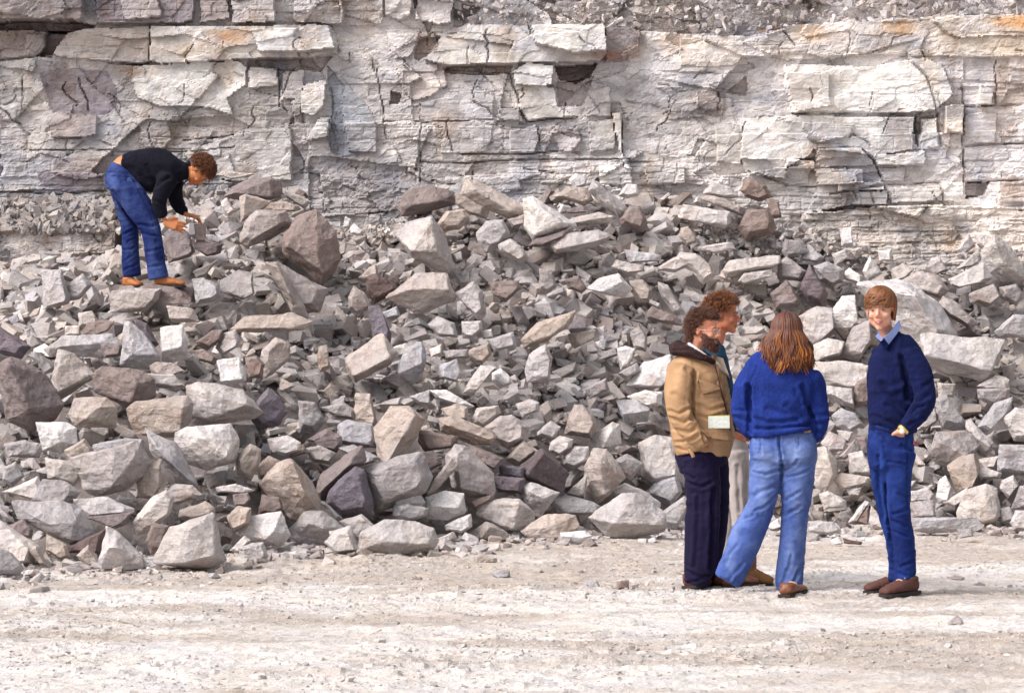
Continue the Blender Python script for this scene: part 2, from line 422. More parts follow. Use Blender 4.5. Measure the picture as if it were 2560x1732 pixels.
# the bench above steps back
D = D - np.clip((CZZ - 4.5) * 0.9, 0, 4)
tvar = (0.90 + 0.20 * t1) * (0.89 + 0.22 * t2) * (0.93 + 0.14 * t3) * (0.95 + 0.1 * q1) * (0.95 + 0.1 * t4)
colc *= tvar[..., None]
mot = fbm(U / 26, W / 15, seed=701, oct=5); pat = np.clip(fbm(U / 120, W / 85, seed=711, oct=5) * 3.2 - 0.25 + 0.35 * (U0 < 900), 0, 1)[..., None]
colc *= (1 + 0.22 * mot)[..., None]
colc *= 1 - pat * np.array([0.27, 0.25, 0.20])
pat2 = np.clip(fbm(U / 70, W / 100, seed=721, oct=5) * 3.0 - 0.7, 0, 1)[..., None]; colc *= 1 - pat2 * np.array([0.20, 0.27, 0.33])
def stain(t, x, y, rx, ry, c, k):
    global colc
    px, py = tp(t, x, y)
    d = np.hypot((U - px) / rx, (W - py) / ry) + 0.45 * fbm(U / 30, W / 14, seed=501, oct=4)
    f = np.clip(1.15 - d, 0, 1)[..., None] * k
    colc = colc * (1 - f) + f * np.array(c)
for s in [('1', 1500, 240, 70, 30, (0.46, 0.27, 0.15), .8), ('1', 1200, 330, 110, 26, (0.50, 0.38, 0.26), .5), ('1', 880, 470, 60, 18, (0.33, 0.22, 0.15), .7),
          ('3', 2200, 150, 70, 26, (0.56, 0.30, 0.12), 1.0), ('3', 1440, 190, 60, 22, (0.56, 0.36, 0.20), .85), ('3', 880, 220, 60, 30, (0.58, 0.40, 0.25), .8),
          ('3', 590, 180, 40, 8, (0.35, 0.2, 0.08), .8), ('3', 2080, 290, 120, 40, (0.5, 0.40, 0.28), .5), ('2', 1740, 370, 60, 14, (0.28, 0.12, 0.07), .8),
          ('3', 1780, 300, 30, 80, (0.36, 0.25, 0.17), .5), ('2', 560, 270, 40, 40, (0.33, 0.24, 0.2), .5), ('1', 150, 1380, 60, 60, (0.42, 0.33, 0.25), .5),
          ('2', 2200, 260, 60, 30, (0.56, 0.42, 0.3), .5), ('1', 2200, 800, 34, 110, (0.27, 0.29, 0.34), .6), ('2', 60, 760, 60, 60, (0.40, 0.43, 0.48), .5),
          ('2', 130, 1150, 110, 60, (0.26, 0.25, 0.27), .6), ('1', 100, 260, 60, 40, (0.22, 0.17, 0.14), .6)]:
    stain(*s)
V = np.stack([CX, YC - D, CZZ], -1)
ny, nx = CX.shape
I = np.arange(ny * nx).reshape(ny, nx)
F = np.stack([I[:-1, :-1], I[:-1, 1:], I[1:, 1:], I[1:, :-1]], -1).reshape(-1, 4)
# break the grid's regularity a little
V[..., 0] += 0.002 * noise(CX * 60, CZZ * 60, seed=91); V[..., 2] += 0.0035 * noise(CX * 60, CZZ * 60, seed=92)
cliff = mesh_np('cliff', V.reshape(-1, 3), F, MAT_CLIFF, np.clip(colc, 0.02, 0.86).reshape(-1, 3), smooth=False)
tag(cliff, kind='structure')
def cliff_front(px, py):
    i = np.clip(np.searchsorted(xs, cx_(px)), 0, nx - 1); j = np.clip(np.searchsorted(zs, cz_(py)), 0, ny - 1)
    return YC - D[j, i]
# the plateau above the face carries on behind it
pv = np.array([[-300, 35.0, 6.6], [300, 35.0, 6.6], [300, 300, 9.0], [-300, 300, 9.0]])
tag(mesh_np('hill', pv, np.array([[0, 1, 2, 3]]), MAT_GROUND, np.tile([[0.42, 0.38, 0.34]], (4, 1))), kind='structure')

# ------------------------------------------------------------ the heap of blasted stone
VX = 2560 / 2324.0
BASE = [(-900, 1300), (0, 1292), (340, 1277), (500, 1272), (700, 1250), (1000, 1236), (1200, 1222), (1500, 1200), (1700, 1196), (2000, 1196), (2324, 1198), (3200, 1205)]
CREST = [(-900, 545), (0, 552), (200, 548), (300, 520), (385, 470), (480, 438), (560, 420), (680, 455), (780, 500), (880, 492), (930, 450), (1060, 415), (1300, 412), (1500, 418), (1680, 430), (1760, 480), (1850, 528), (1950, 556), (2080, 588), (2160, 570), (2324, 560), (3200, 560)]
bx = np.array([b[0] for b in BASE]) * VX; by = np.array([b[1] for b in BASE]) * VX
bY = CZ * FPX / (by - HY); bX = (bx - 1280) / FPX * bY
YK = 32.2
kx = np.array([b[0] for b in CREST]) * VX; ky = np.array([b[1] for b in CREST]) * VX
kX = (kx - 1280) / FPX * YK; kZ = CZ - (ky - HY) / FPX * YK
def heap(X, Y):
    X = np.asarray(X, float); Y = np.asarray(Y, float)
    yb = np.interp(X, bX, bY); zc = np.interp(X, kX, kZ)
    t = (Y - yb) / (YK - yb)
    h = np.where(t < 1, np.sign(t) * np.abs(t) ** 0.93 * zc, zc - (t - 1) * 0.05)
    h = h + np.clip(t * 6, 0, 1) * (0.07 * fbm(X * 1.1, Y * 0.9, seed=7, oct=3))
    return h - 0.04
def hit(px, py):
    """where the line of sight through a photo pixel meets the heap"""
    Ys = np.linspace(23, 33.0, 240)
    P = at(px, py, 1.0)
    X = P.x * Ys; Z = CZ + (P.z - CZ) * Ys
    H = np.maximum(heap(X, Ys), 0)
    k = np.nonzero(Z <= H)[0]
    return float(Ys[k[0]]) if len(k) else 32.6
hx = grow(-4.9, 4.9, 0.05, 11.5, 1.1); hy = np.arange(23.5, 33.4, 0.06)
HX, HYY = np.meshgrid(hx, hy)
HZ = heap(HX, HYY) - 0.17 + 0.05 * fbm(HX * 6, HYY * 6, seed=15, oct=3)
V = np.stack([HX, HYY, np.maximum(HZ, -0.3)], -1).reshape(-1, 3)
I = np.arange(HX.size).reshape(HX.shape)
F = np.stack([I[:-1, :-1], I[:-1, 1:], I[1:, 1:], I[1:, :-1]], -1).reshape(-1, 4)
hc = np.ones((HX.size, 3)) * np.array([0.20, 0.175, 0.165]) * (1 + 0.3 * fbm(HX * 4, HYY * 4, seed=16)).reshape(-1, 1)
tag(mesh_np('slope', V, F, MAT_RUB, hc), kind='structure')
# ------------------------------------------------------------ rocks read from the photograph, each with its facets: tile tone | outline | ridge points | name
ROCKS = """
4b|20,930 80,890 290,1000 390,1180 340,1260 210,1330 60,1270 20,1100|160,1060 210,1200 90,940|big brown-sided boulder at the heap's left edge
4l|385,835 480,860 615,1000 480,1060 370,1150 340,1060 355,930|470,960
4b|620,990 680,940 900,960 1000,1020 1000,1120 870,1205 640,1090|900,1040 860,1150|
4l|970,985 1130,985 1215,1070 1140,1085 1000,1050|1140,1010
4t|990,930 1030,905 1130,910 1200,960 1120,990 1000,980|1130,960
4l|1240,1070 1310,1040 1570,1090 1640,1150 1710,1230 1660,1270 1400,1290 1310,1320 1250,1230|1370,1110 1370,1260 1620,1180|big pale boulder with a white left end
4p|1690,1160 1760,1080 1830,1140 1880,1230 1820,1310 1700,1330 1650,1270|1760,1200
4t|500,1150 690,1140 755,1200 750,1330 620,1300 500,1320 460,1250|570,1270 660,1200
4t|850,1210 900,1170 1200,1140 1245,1180 1230,1290 1130,1385 900,1370 860,1290|1190,1200 1170,1340|rounded tan boulder with a dark right side
4w|245,1305 430,1305 490,1340 500,1440 400,1490 290,1470 270,1380|380,1360 400,1420|white stump-shaped rock with a notch
4c|820,650 860,650 940,720 1030,840 1040,910 990,940 800,910 810,780|880,850 1030,850 860,720|tall grey pyramid of rock
4w|1060,690 1190,670 1225,760 1220,870 1140,895 1070,885|1190,800 1080,830
4l|1420,810 1470,720 1540,700 1570,760 1560,800 1460,855|1510,790
4w|1430,900 1560,880 1600,960 1605,1020 1500,1060 1450,1020|1580,1010 1470,1020
4t|1720,830 1800,750 1890,790 1890,880 1740,1000 1710,920|1860,850
4b|1610,880 1680,870 1730,920 1710,1000 1630,1000|1680,920
4b|1290,770 1390,700 1450,700 1440,760 1360,820 1300,790|1400,740
4b|1280,830 1330,820 1420,880 1400,920 1300,890|1350,850
4c|310,820 420,740 720,730 800,800 720,870 650,820 350,860|420,800 660,780|long flat grey slab left of the tall pyramid
4b|660,780 800,790 790,860 690,870|740,820
4c|280,310 400,305 450,480 440,510 290,550 280,420|400,480
4c|450,400 540,330 600,400 520,490 440,500|520,420
4g|740,440 860,430 1050,420 1020,490 950,560 930,510 740,570 720,500|940,500|flat rock under the bending man's feet
4p|880,620 960,660 1030,780 1000,800 900,700|950,720
4t|1530,690 1620,610 1900,590 2030,640 1970,700 1900,690 1800,720 1550,705|1900,680 1620,680|long tan plank-like slab
4t|1750,270 1820,265 1870,380 1960,470 2010,600 1930,600 1850,480|1830,300 1900,450|long leaning tan beam of rock
4g|1830,265 1960,330 2130,430 2080,560 1990,560 1900,400|1960,420
4l|1270,310 1370,260 1420,240 1340,340 1290,350|1350,300
4c|1450,370 1560,310 1640,330 1660,450 1590,490 1450,440|1640,450
4c|1270,370 1330,360 1420,400 1440,470 1390,500 1290,520|1380,430
4t|1100,540 1260,560 1300,640 1130,640|1120,570
4l|520,590 600,575 640,640 590,670 520,670|590,620
4b|580,650 700,630 740,650 700,700 600,735 540,720|680,690
4l|430,670 520,670 520,730 430,730|500,690
4p|-60,640 60,720 190,800 130,870 -40,830|60,780
4t|2090,810 2140,800 2155,940 2100,960 2080,900|2130,880
4t|1840,1010 1930,1060 1850,1100 1830,1090|1860,1060
4c|1960,1170 2060,1180 2130,1290 2060,1370 1970,1360|2040,1200
4g|2100,1200 2250,1170 2320,1220 2320,1280 2200,1260|2250,1220
4w|1760,1410 1880,1390 1960,1430 1960,1480 1860,1510 1790,1490|1900,1460
4b|1900,1480 1990,1440 2010,1500 1900,1530|1950,1480
4b|2020,1410 2140,1345 2230,1390 2240,1440 2200,1490 2060,1460|2150,1420
4l|2010,1470 2090,1450 2190,1500 2160,1570 2050,1550|2130,1500
4b|1100,60 1220,55 1270,180 1240,210 1110,250 1080,150|1220,170|blocky brown rock just below the bending man's hands
6l|1160,220 1230,190 1500,170 1540,260 1520,390 1350,450 1220,400 1170,320|1350,250 1480,360|big pale pitted block in the lower left
6c|960,195 1000,220 1140,290 1210,400 1280,550 1170,550 1080,430 990,330|1060,330 1170,440|narrow blue-grey slab leaning to the left
6g|480,390 610,350 900,270 950,400 930,470 800,590 640,620 560,560 510,450|760,320 740,560 880,380|wide dark-edged boulder with a hollow underside
6c|620,290 830,250 930,260 900,290 620,360|800,280
6t|900,450 1050,400 1050,560 1000,640 910,620|1020,560
6c|40,290 160,265 260,290 250,370 60,370|160,320
6l|20,600 240,510 300,590 250,660 150,640|200,600
6g|290,530 430,540 520,600 460,680 300,690 220,650|330,590
6l|310,390 480,410 540,460 480,560 400,530 320,510|480,470
6c|30,440 100,410 150,500 80,560 20,520|80,480
6t|430,330 550,260 610,330 590,380 470,400|540,320
6g|110,680 400,680 530,720 600,850 590,900 450,930 380,880 290,860 150,780|330,800 480,800 470,900|long tilted grey slab near the left foot of the heap
6c|490,650 700,640 860,710 850,740 700,750 560,770 530,710|700,700
6b|570,770 850,740 830,810 760,840 680,810|700,790
6l|880,790 960,760 1000,640 1080,600 1130,640 1100,760 1000,800 960,860 900,880|1080,700
6l|1080,600 1150,550 1260,560 1320,620 1200,660 1150,680|1160,620
6t|1190,720 1340,670 1400,710 1400,740 1240,780 1180,760|1300,730
6w|1560,870 1620,770 1700,750 1760,780 1830,740 1890,880 1820,950 1700,900 1640,920|1790,850 1740,900
6l|1510,980 1600,890 1640,920 1560,1000|1580,940
6c|1570,970 1650,940 1720,935 1750,1020 1700,1060 1590,1060|1680,990
6l|1020,1060 1130,970 1120,840 1250,830 1380,760 1420,870 1460,1040 1390,1085 1200,1085|1250,850 1240,1040 1400,1000|tall cream-coloured boulder standing at the heap's foot
6b|1000,810 1100,830 1060,990 990,1000 960,930|1040,870
6l|650,1060 700,840 760,860 910,1020 920,1090 670,1095|730,960 780,960|pointed pyramid stone on the quarry floor at lower left
6t|510,1020 580,950 660,1070 640,1090 580,1090|590,1020
6t|180,970 240,960 310,1080 270,1085|240,1010
6l|0,800 90,880 240,960 210,1060 130,1060 -40,960|100,980
6c|-40,960 70,1000 150,1100 100,1140 -40,1140|70,1030
6b|60,830 150,780 210,850 200,900 100,890|160,840
6t|310,880 430,950 450,1020 400,1040 310,980|390,980
6d|450,960 590,890 680,850 650,1000 560,970 460,990|580,940
6w|920,1060 950,1030 1020,1070 1000,1095 920,1100|970,1070
6t|1710,560 1830,430 1910,400 2030,540 2080,660 2090,740 1970,780 1900,750 1850,650|1930,420 2000,600|big tan and grey wedge standing on end
6t|1550,390 1640,290 1710,330 1690,420 1640,520 1560,480|1660,400
6t|1680,440 1760,370 1830,400 1800,500 1700,510|1770,420
6l|1420,570 1540,550 1660,590 1600,610 1430,600|1540,580
6b|1720,620 1830,640 1850,710 1800,750 1700,740|1810,670
6b|1530,620 1620,610 1640,650 1600,690 1540,690|1600,650
6t|1490,760 1560,700 1640,710 1630,800 1530,850|1560,780
6g|1900,850 2000,740 2110,740 2240,830 2250,870 2110,960 1920,930|2030,800 2120,830
6l|2130,930 2210,850 2290,830 2350,980 2200,1000|2240,940
6c|2090,660 2130,670 2240,770 2220,790|2160,720
6b|2110,480 2250,400 2350,320 2380,400 2253,540 2120,650 2080,600|2120,580 2280,430
7p|-60,860 100,705 150,740 215,950 190,1000 0,1025 -90,950|60,850|dark purple-grey stone low in the heap, left of centre
7g|165,730 380,690 400,630 520,620 590,770 540,860 400,900 300,970 240,980 200,850|400,760|large flat-faced grey block
7w|350,930 400,850 500,835 550,930 520,955 430,900 360,980|430,880
7c|360,950 440,940 570,970 560,1020 420,1050 350,1020|500,990
7w|570,900 690,865 800,880 810,990 700,1040 580,1030|770,960 620,950
7g|700,640 760,570 830,580 900,700 1000,740 1000,870 820,880 740,820|770,640 800,820|grey boulder with a scooped face
7b|840,930 1010,870 1000,910 880,970|920,920
7b|830,550 1060,640 1000,710 900,660 830,600|1000,670
7p|1000,760 1200,780 1190,870 1040,860|1100,810
7p|1050,690 1200,700 1200,770 1050,750|1130,730
7d|1190,700 1320,590 1480,740 1450,860 1230,780|1330,620 1240,740|dark brown slab on edge with a white rim
7w|1160,700 1310,590 1330,600 1200,720|1240,650
7t|1090,650 1200,530 1290,600 1160,690|1210,590
7t|660,390 760,370 970,470 1010,500 980,550 880,550 680,470|700,420 960,510
7g|950,450 1050,370 1120,370 1220,440 1220,530 1100,580 1030,540|1100,440
7t|230,450 330,320 440,320 545,400 450,590 370,670 290,670 250,600|480,375 310,665|tall tan slab with a brown right edge
7b|530,460 760,500 750,570 560,590 520,530|640,530
7l|870,380 900,320 1030,300 1050,350 930,440 870,420|960,350
7t|670,320 760,290 830,310 830,390 700,370|770,340
7w|590,200 700,200 870,300 820,310 640,250|700,240
7l|460,240 580,200 590,290 510,280|550,250
7t|90,350 110,230 200,225 240,400 230,450 100,400|180,320
7c|0,430 60,400 200,420 240,520 230,570 0,540|100,480
7l|1160,290 1240,260 1300,280 1300,330 1200,370|1230,310
7w|1645,500 1780,410 1820,430 1830,540 1720,590 1650,560|1770,470 1720,560|white cube-like rock left of the man in the tan jacket
7l|1380,540 1440,500 1520,520 1510,570 1440,620 1380,590|1430,570
7l|1470,630 1540,570 1620,570 1630,650 1530,700 1470,680|1530,640
7l|1300,470 1380,400 1440,440 1400,520 1300,490|1370,450
7t|1540,300 1590,300 1680,410 1640,500 1480,480 1500,380|1580,400
7c|1820,270 1930,260 2020,320 2010,400 1870,400|2010,330 1860,350
7w|1890,240 2000,200 2100,220 2100,290 2020,310|2000,250
7t|1620,690 1660,590 1750,590 1800,690 1860,770 1720,900 1690,930 1610,900|1700,680 1730,860|upright tan triangle of rock
7c|1800,660 1880,620 1980,680 1900,780 1850,740|1900,690
7l|1480,880 1620,750 1600,880 1560,900|1570,850
7c|1640,1030 1720,980 1850,880 1950,880 2110,1000 2100,1110 1890,1155 1750,1140|1800,1060 2080,1055 1900,930|broad blue-grey boulder with a brown base at the heap's foot
7l|1750,870 1870,810 2000,860 2090,930 2080,970 1950,880|1900,850
7c|1390,900 1480,880 1690,950 1700,1000 1440,1005|1600,960
7l|1200,830 1260,810 1430,870 1380,890 1360,980 1310,1030 1260,1000 1210,930|1260,870 1330,900
7l|920,950 1040,910 1170,920 1260,1000 1260,1060 1190,1110 1070,1100 920,1010|1160,940 1130,1090|box-shaped beige boulder at the heap's foot
7w|690,1080 780,1040 850,1010 860,1090 790,1130 700,1110|790,1080
7t|840,1150 960,1060 1000,1070 1090,1130 1100,1170 940,1180|980,1090 930,1160
7t|1200,1120 1340,1020 1530,1020 1550,1090 1450,1170 1250,1160|1400,1080 1430,1150
7w|1450,1130 1600,1120 1640,1150 1600,1200 1460,1200|1590,1160 1460,1150|small white block lying loose in front of the heap
7l|140,1240 170,1130 300,1060 480,1060 600,1100 630,1180 600,1235 350,1260|300,1180 560,1190|low wide weathered boulder at the heap's foot
7l|0,1060 140,1020 240,1110 170,1150 130,1200 60,1150|150,1080
7l|-60,1130 30,1110 110,1190 100,1250 -40,1250|20,1170
7l|640,1170 740,1125 760,1160 700,1200|700,1160
7c|0,580 90,560 240,630 230,660 140,690 70,640|160,640
7b|540,610 650,640 660,680 590,720|600,660
7t|540,880 640,790 720,660 760,700 660,830 560,910|650,800
7l|1970,560 2070,510 2180,530 2250,700 2240,800 2060,830 1990,770|2070,620
7c|2000,870 2110,770 2200,740 2240,860 2160,940|2150,850
7c|2110,1000 2253,900 2300,940 2200,1100 2120,1080|2200,980
5t|40,1300 270,1150 350,1260 320,1330 110,1450 70,1400|310,1300 110,1400|rectangular brown slab tilted up to the right
5c|380,1380 430,1210 530,1200 560,1290 540,1380 480,1440 400,1420|530,1330 400,1390
5w|345,1230 430,1200 420,1280 380,1290|400,1240
5w|590,1240 660,1210 660,1270 600,1290|640,1240
5p|185,960 260,960 330,1130 320,1190 220,1160|280,1060
5c|280,1000 370,960 390,1020 300,1040|340,1000
5t|320,900 430,820 500,760 680,760 750,900 730,930 520,990 480,940|470,850 700,850|large brown-grey slab in mid heap
5d|170,770 240,755 330,790 390,850 230,930 180,860|260,820
5l|120,770 230,680 250,750 160,790|200,740
5t|60,900 90,830 160,880 200,960 100,1010 60,970|130,930
5l|380,500 450,420 600,380 690,530 740,700 700,735 590,700 480,620|600,420 630,600 490,600|cream boulder with a brown underside
5b|395,300 440,210 600,180 740,220 750,290 620,300 500,340 410,370|640,270 470,300|rounded brown boulder on the heap's crest, left of centre
5t|810,230 850,140 960,170 1080,230 1200,290 1210,350 1110,370 900,290|900,200 1100,330|big sloping brown slab on the crest
5t|760,230 830,240 970,310 950,380 850,350 770,290|830,300
5t|640,420 700,340 810,330 840,380 780,450 680,460|760,370
5w|1205,260 1270,240 1400,320 1520,420 1500,450 1270,520 1225,450 1230,340|1430,410 1280,480 1300,330|brilliant white triangular boulder near the crest
5b|1240,560 1290,520 1500,450 1480,500 1300,570|1380,510
5c|1400,560 1480,490 1680,460 1760,500 1730,540 1600,590 1430,600|1680,530 1440,580
5l|1500,390 1690,345 1780,370 1760,410 1560,430|1540,410 1720,380
5c|1660,140 1700,150 1820,260 1900,340 1830,390 1740,300 1640,210|1690,190 1800,320
5w|1830,230 1880,160 1940,165 1955,230 1880,250|1900,190|small bright white stone high on the crest
5w|1505,130 1540,90 1610,110 1610,170 1540,190|1570,130
5t|1410,240 1500,180 1610,190 1650,260 1600,290 1480,240|1560,230
5b|1480,330 1580,300 1620,340 1490,350|1550,330
5b|1840,390 1900,310 1960,310 2000,400 1980,460 1850,420|1920,360
5c|900,480 960,410 1060,400 1100,480 1040,560 960,600 920,550|1030,460
5l|1040,560 1120,520 1190,570 1230,640 1180,670 1060,600|1140,590
5g|1100,390 1200,360 1210,420 1130,440|1160,400
5w|745,620 790,600 800,650 760,660|780,630
5c|1870,590 1920,590 2090,620 2090,660 1900,670|1980,640
5l|1790,700 1820,660 1980,690 1990,730 1880,740|1900,710
5l|2080,700 2190,640 2253,630 2300,680 2200,730 2090,720|2200,680
5l|1610,840 1700,780 1820,750 1900,840 1850,900 1730,870|1840,800 1720,860|cream slab with a shadowed right end
5b|1480,790 1560,760 1610,840 1580,870 1500,840|1560,810
5b|980,810 1160,790 1180,840 1080,930 1000,870|1100,840
5t|1310,720 1390,730 1410,830 1350,870 1310,840|1360,790
5t|1900,800 1980,790 2040,850 2020,930 1960,930|1980,850
5c|2090,810 2150,830 2253,1000 2200,1010 2110,900|2160,900
5b|2010,1010 2050,960 2220,1040 2230,1080 2120,1070 2020,1040|2060,1000
5c|760,880 870,810 930,870 950,1000 910,1050 830,950|850,900
5t|1200,1170 1300,1070 1440,1030 1530,990 1500,1070 1350,1180 1220,1220|1400,1090|curved tan slab with a layered edge
5c|580,1080 640,1030 740,1070 770,1160 650,1150|680,1100
5l|800,1060 920,1060 930,1110 860,1170 810,1160|870,1100
5w|930,1120 990,1110 1000,1160 940,1170|970,1140
5c|970,1180 1130,1130 1150,1220 1020,1250|1080,1190
5t|850,1250 970,1200 990,1270 930,1330 850,1310|930,1260
5g|680,1250 830,1240 830,1290 700,1300|760,1270
5c|650,1350 760,1310 790,1390 760,1450 660,1420|750,1400
5l|810,1520 920,1350 1020,1360 970,1430 880,1530|940,1430
5w|1000,1400 1050,1370 1110,1420 1120,1460 1050,1490 1000,1440|1080,1430|
5l|1240,1280 1340,1220 1380,1300 1360,1450 1230,1450 1220,1380|1340,1320
5t|1500,1140 1660,1120 1660,1170 1540,1230 1510,1190|1640,1150
5c|1900,1130 1960,1100 2010,1160 2000,1250 1930,1230|1960,1170
5w|1820,1240 1870,1220 1930,1240 1880,1350 1840,1370|1880,1280
5w|1890,1470 1990,1330 2150,1290 2150,1420 2080,1490 1920,1480|2120,1440|flat white slab behind the tan jacket's shoulder
5c|1610,1500 1740,1430 1750,1500 1640,1560|1700,1490
5c|1820,1400 1940,1330 1960,1380 1870,1430|1890,1380
5l|1690,1270 1800,1230 1810,1270 1700,1310|1760,1270
8l|0,350 30,290 310,340 320,400 280,440 130,400 10,380|290,370 290,420|cream plank of stone just below the crest
8b|390,450 450,330 570,330 620,430 600,480 440,510|480,380|rough brown-grey block under the crest, right of centre
8b|570,260 640,270 660,370 600,380|620,320
8b|400,200 450,130 560,170 600,240 520,270 430,240|480,200
8t|130,250 240,240 420,310 410,370 270,310|300,290
8l|160,220 220,150 340,180 380,240 300,250|250,200
8t|10,450 50,440 110,510 100,540 40,560 0,500|60,500
8l|100,570 330,540 350,580 240,610 110,590|220,580
8l|290,720 340,660 640,630 650,670 600,700 320,770|330,730 620,680|long level slab above the curly-haired man
8l|390,790 430,740 590,720 600,760 430,810|420,780
8l|0,640 100,620 200,690 220,760 150,810 70,720|150,690
8g|650,680 700,640 820,730 790,790 650,770|720,720
8g|670,600 690,520 800,540 830,600 700,640|740,560
8c|790,650 850,560 940,640 900,670|850,620
8p|790,850 850,700 960,870 930,960 840,920|860,800
8b|600,880 700,790 780,930 760,960 640,960|700,880
8g|880,700 960,670 1070,720 1060,790 990,820 920,780|980,750
8w|1075,740 1110,710 1190,760 1180,810 1080,780|1130,760
8w|1200,730 1245,630 1320,740 1230,790|1250,720
8l|1390,720 1460,680 1530,720 1480,770 1400,800|1450,740
8w|1300,600 1380,590 1380,660 1310,660|1340,630
8l|1000,620 1080,590 1100,640 1020,690|1060,630
8w|1050,460 1120,440 1130,560 1060,560|1100,500
8g|1610,700 1700,640 1750,720 1650,770|1690,700
8g|1440,810 1560,735 1680,760 1750,850 1700,900 1560,850|1600,800|speckled grey boulder above right of the fair-haired man's head
8l|1200,830 1440,810 1560,860 1700,960 1800,1130 1700,1150 1620,1300 1500,1100 1430,1000|1500,900 1650,1100|huge cream slab behind the fair-haired man
8g|1690,960 1730,900 1800,930 1930,1060 1900,1100 1760,1020|1800,990
8l|1610,1150 1900,1160 2110,1180 2080,1290 1990,1440 1620,1340|1622,1270 2005,1368|wide pale tabletop slab right of the fair-haired man
8l|1990,600 2060,500 2140,540 2240,700 2250,770 2110,790 2030,730 1990,660|2100,680 2050,560|big cream boulder near the right edge of the crest
8l|1930,490 2000,490 2060,520 1990,590 1950,550|2000,530
8l|1810,590 1890,490 1930,560 1840,640|1870,560
8l|1820,710 1950,590 1970,660 1900,700|1900,670
8l|1770,780 1980,680 2040,770 2000,800 1830,840 1780,820|1830,800
8g|1900,880 2050,820 2090,900 2010,960 1910,930|2040,880
8g|2100,840 2200,820 2240,880 2200,950 2110,900|2180,870
8l|780,1030 900,970 990,980 1000,1110 900,1200 850,1200 820,1100|960,1080
8w|990,1010 1060,900 1140,900 1160,1040 1110,1100 1000,1100|1120,1060|upright white boulder left of the fair-haired man's head
8b|1010,1100 1120,1100 1110,1170 1080,1190|1060,1130
8g|1060,1270 1130,1100 1240,1060 1250,1190 1170,1310 1080,1290|1200,1150
8l|850,1230 970,1170 1070,1190 1040,1270 900,1310|1030,1230
8c|2070,1120 2180,1020 2330,1020 2330,1160 2100,1160|2180,1080
9l|850,60 900,20 1060,10 1220,40 1225,120 1150,190 950,160|1150,110|big cream boulder between the woman and the fair-haired man
9b|1140,250 1150,160 1230,110 1240,290 1150,300|1190,200
9l|930,170 1120,190 1130,310 1060,290 950,230|1100,220
9c|1000,370 1060,320 1140,350 1190,420 1100,470 1030,430|1120,390
9l|1030,460 1130,470 1100,540 1050,510|1080,490
9l|930,540 980,470 1080,520 1060,590 960,590|1050,550
9t|1040,630 1140,530 1150,580 1060,650|1110,590
9b|1160,510 1220,500 1235,620 1190,620|1190,560
9l|880,800 890,590 950,580 1020,660 1010,760 950,850 900,820|960,620 990,740|tall rounded boulder beside the woman's right hip
9l|1110,620 1190,600 1240,680 1240,740 1120,740|1200,690
9l|1010,780 1060,740 1230,770 1220,800 1050,840|1150,800
9l|1090,840 1190,830 1170,890 1110,880|1150,860
9l|920,880 970,860 1080,920 1080,960 950,970|1000,920
9w|1105,1060 1210,925 1235,935 1150,1065|1170,1000|white-edged slab leaning like a ramp near the man in dark blue
9b|1150,1060 1235,950 1230,1080|1200,1030
9l|1240,1060 1255,960 1330,1060 1320,1110 1260,1090|1290,1040
9w|550,1100 640,1040 670,1090 600,1115|620,1080
9l|830,1060 1000,1060 1050,1120 960,1140 840,1120|950,1090
9g|1640,610 1690,480 1870,470 1950,560 1900,640 1760,700 1690,670|1850,620 1700,540|broad grey boulder right of the man in dark blue
9l|1880,410 1910,400 2040,540 2000,620 1960,610 1880,450|1930,500 2010,560
9c|1670,270 1740,240 1880,430 1830,460 1720,440 1680,360|1760,290|dark-faced slab with a white upper edge
9g|1560,450 1650,300 1670,280 1680,400 1600,450|1640,380
9l|1690,150 1800,160 1790,240 1700,240|1750,190
9l|1950,170 2070,100 2150,130 2150,190 2000,190|2050,160
9g|1950,190 2150,190 2150,250 2040,290 1960,250|2060,230
9c|1960,430 2060,290 2170,250 2160,330 2010,470|2050,380
9l|2120,380 2200,320 2300,330 2300,520 2190,520|2200,420
9t|1760,700 1830,640 1920,620 1950,740 1900,850 1820,860|1900,760|smooth upright tan stone in the lower right
9l|1960,650 2090,630 2060,700 1980,710|2020,670
9l|1940,740 2000,700 2100,740 2090,770 1970,770|2020,740
9c|2100,560 2330,560 2330,760 2090,720|2200,650
9l|2110,790 2180,760 2210,820 2150,900 2100,840|2160,830
9w|1680,900 1700,790 1740,760 1770,830 1740,930 1700,930|1740,850
9l|1730,930 1880,840 1890,900 1780,960|1820,910
9l|1830,1000 1880,860 2000,820 2070,850 2090,1010 2050,1060 1920,1070 1840,1060|1980,930 2040,1020|large round-shouldered boulder at the lower right foot
9g|1510,930 1650,920 1670,1020 1520,1030|1600,980
9l|1520,860 1620,840 1660,880 1640,930 1520,920|1600,880
9c|1520,1040 1930,1030 1950,1080 1930,1115 1640,1135 1540,1110|1650,1090 1640,1050|long low kerb-like slab at the right foot
9c|2090,970 2160,960 2190,1040 2100,1060|2140,1010
9l|2170,1060 2200,990 2290,990 2290,1120 2190,1110|2220,1040
9g|2170,970 2230,830 2300,800 2300,960|2230,900
9g|1820,1110 1900,1105 1920,1150 1830,1165|1870,1130
9w|990,1180 1030,1160 1070,1200 1010,1210|1030,1180
9d|1070,1165 1190,1190 1180,1205 1080,1200|1130,1185
Zb|540,340 620,250 720,200 950,165 1040,200 1030,330 950,370 720,320 630,360|640,310 940,200 950,340|arched brown block on the left crest
Zl|460,140 530,105 820,130 730,160 600,180|600,150
Zt|680,350 730,325 860,360 950,400 870,470 780,520 690,570|740,350 720,540
Zt|700,690 740,580 830,500 1090,485 1130,590 1000,650 860,750 750,810 690,760|900,600|broad tan-brown slab under the left crest
Zl|500,400 550,360 630,480 560,530 510,450|560,440
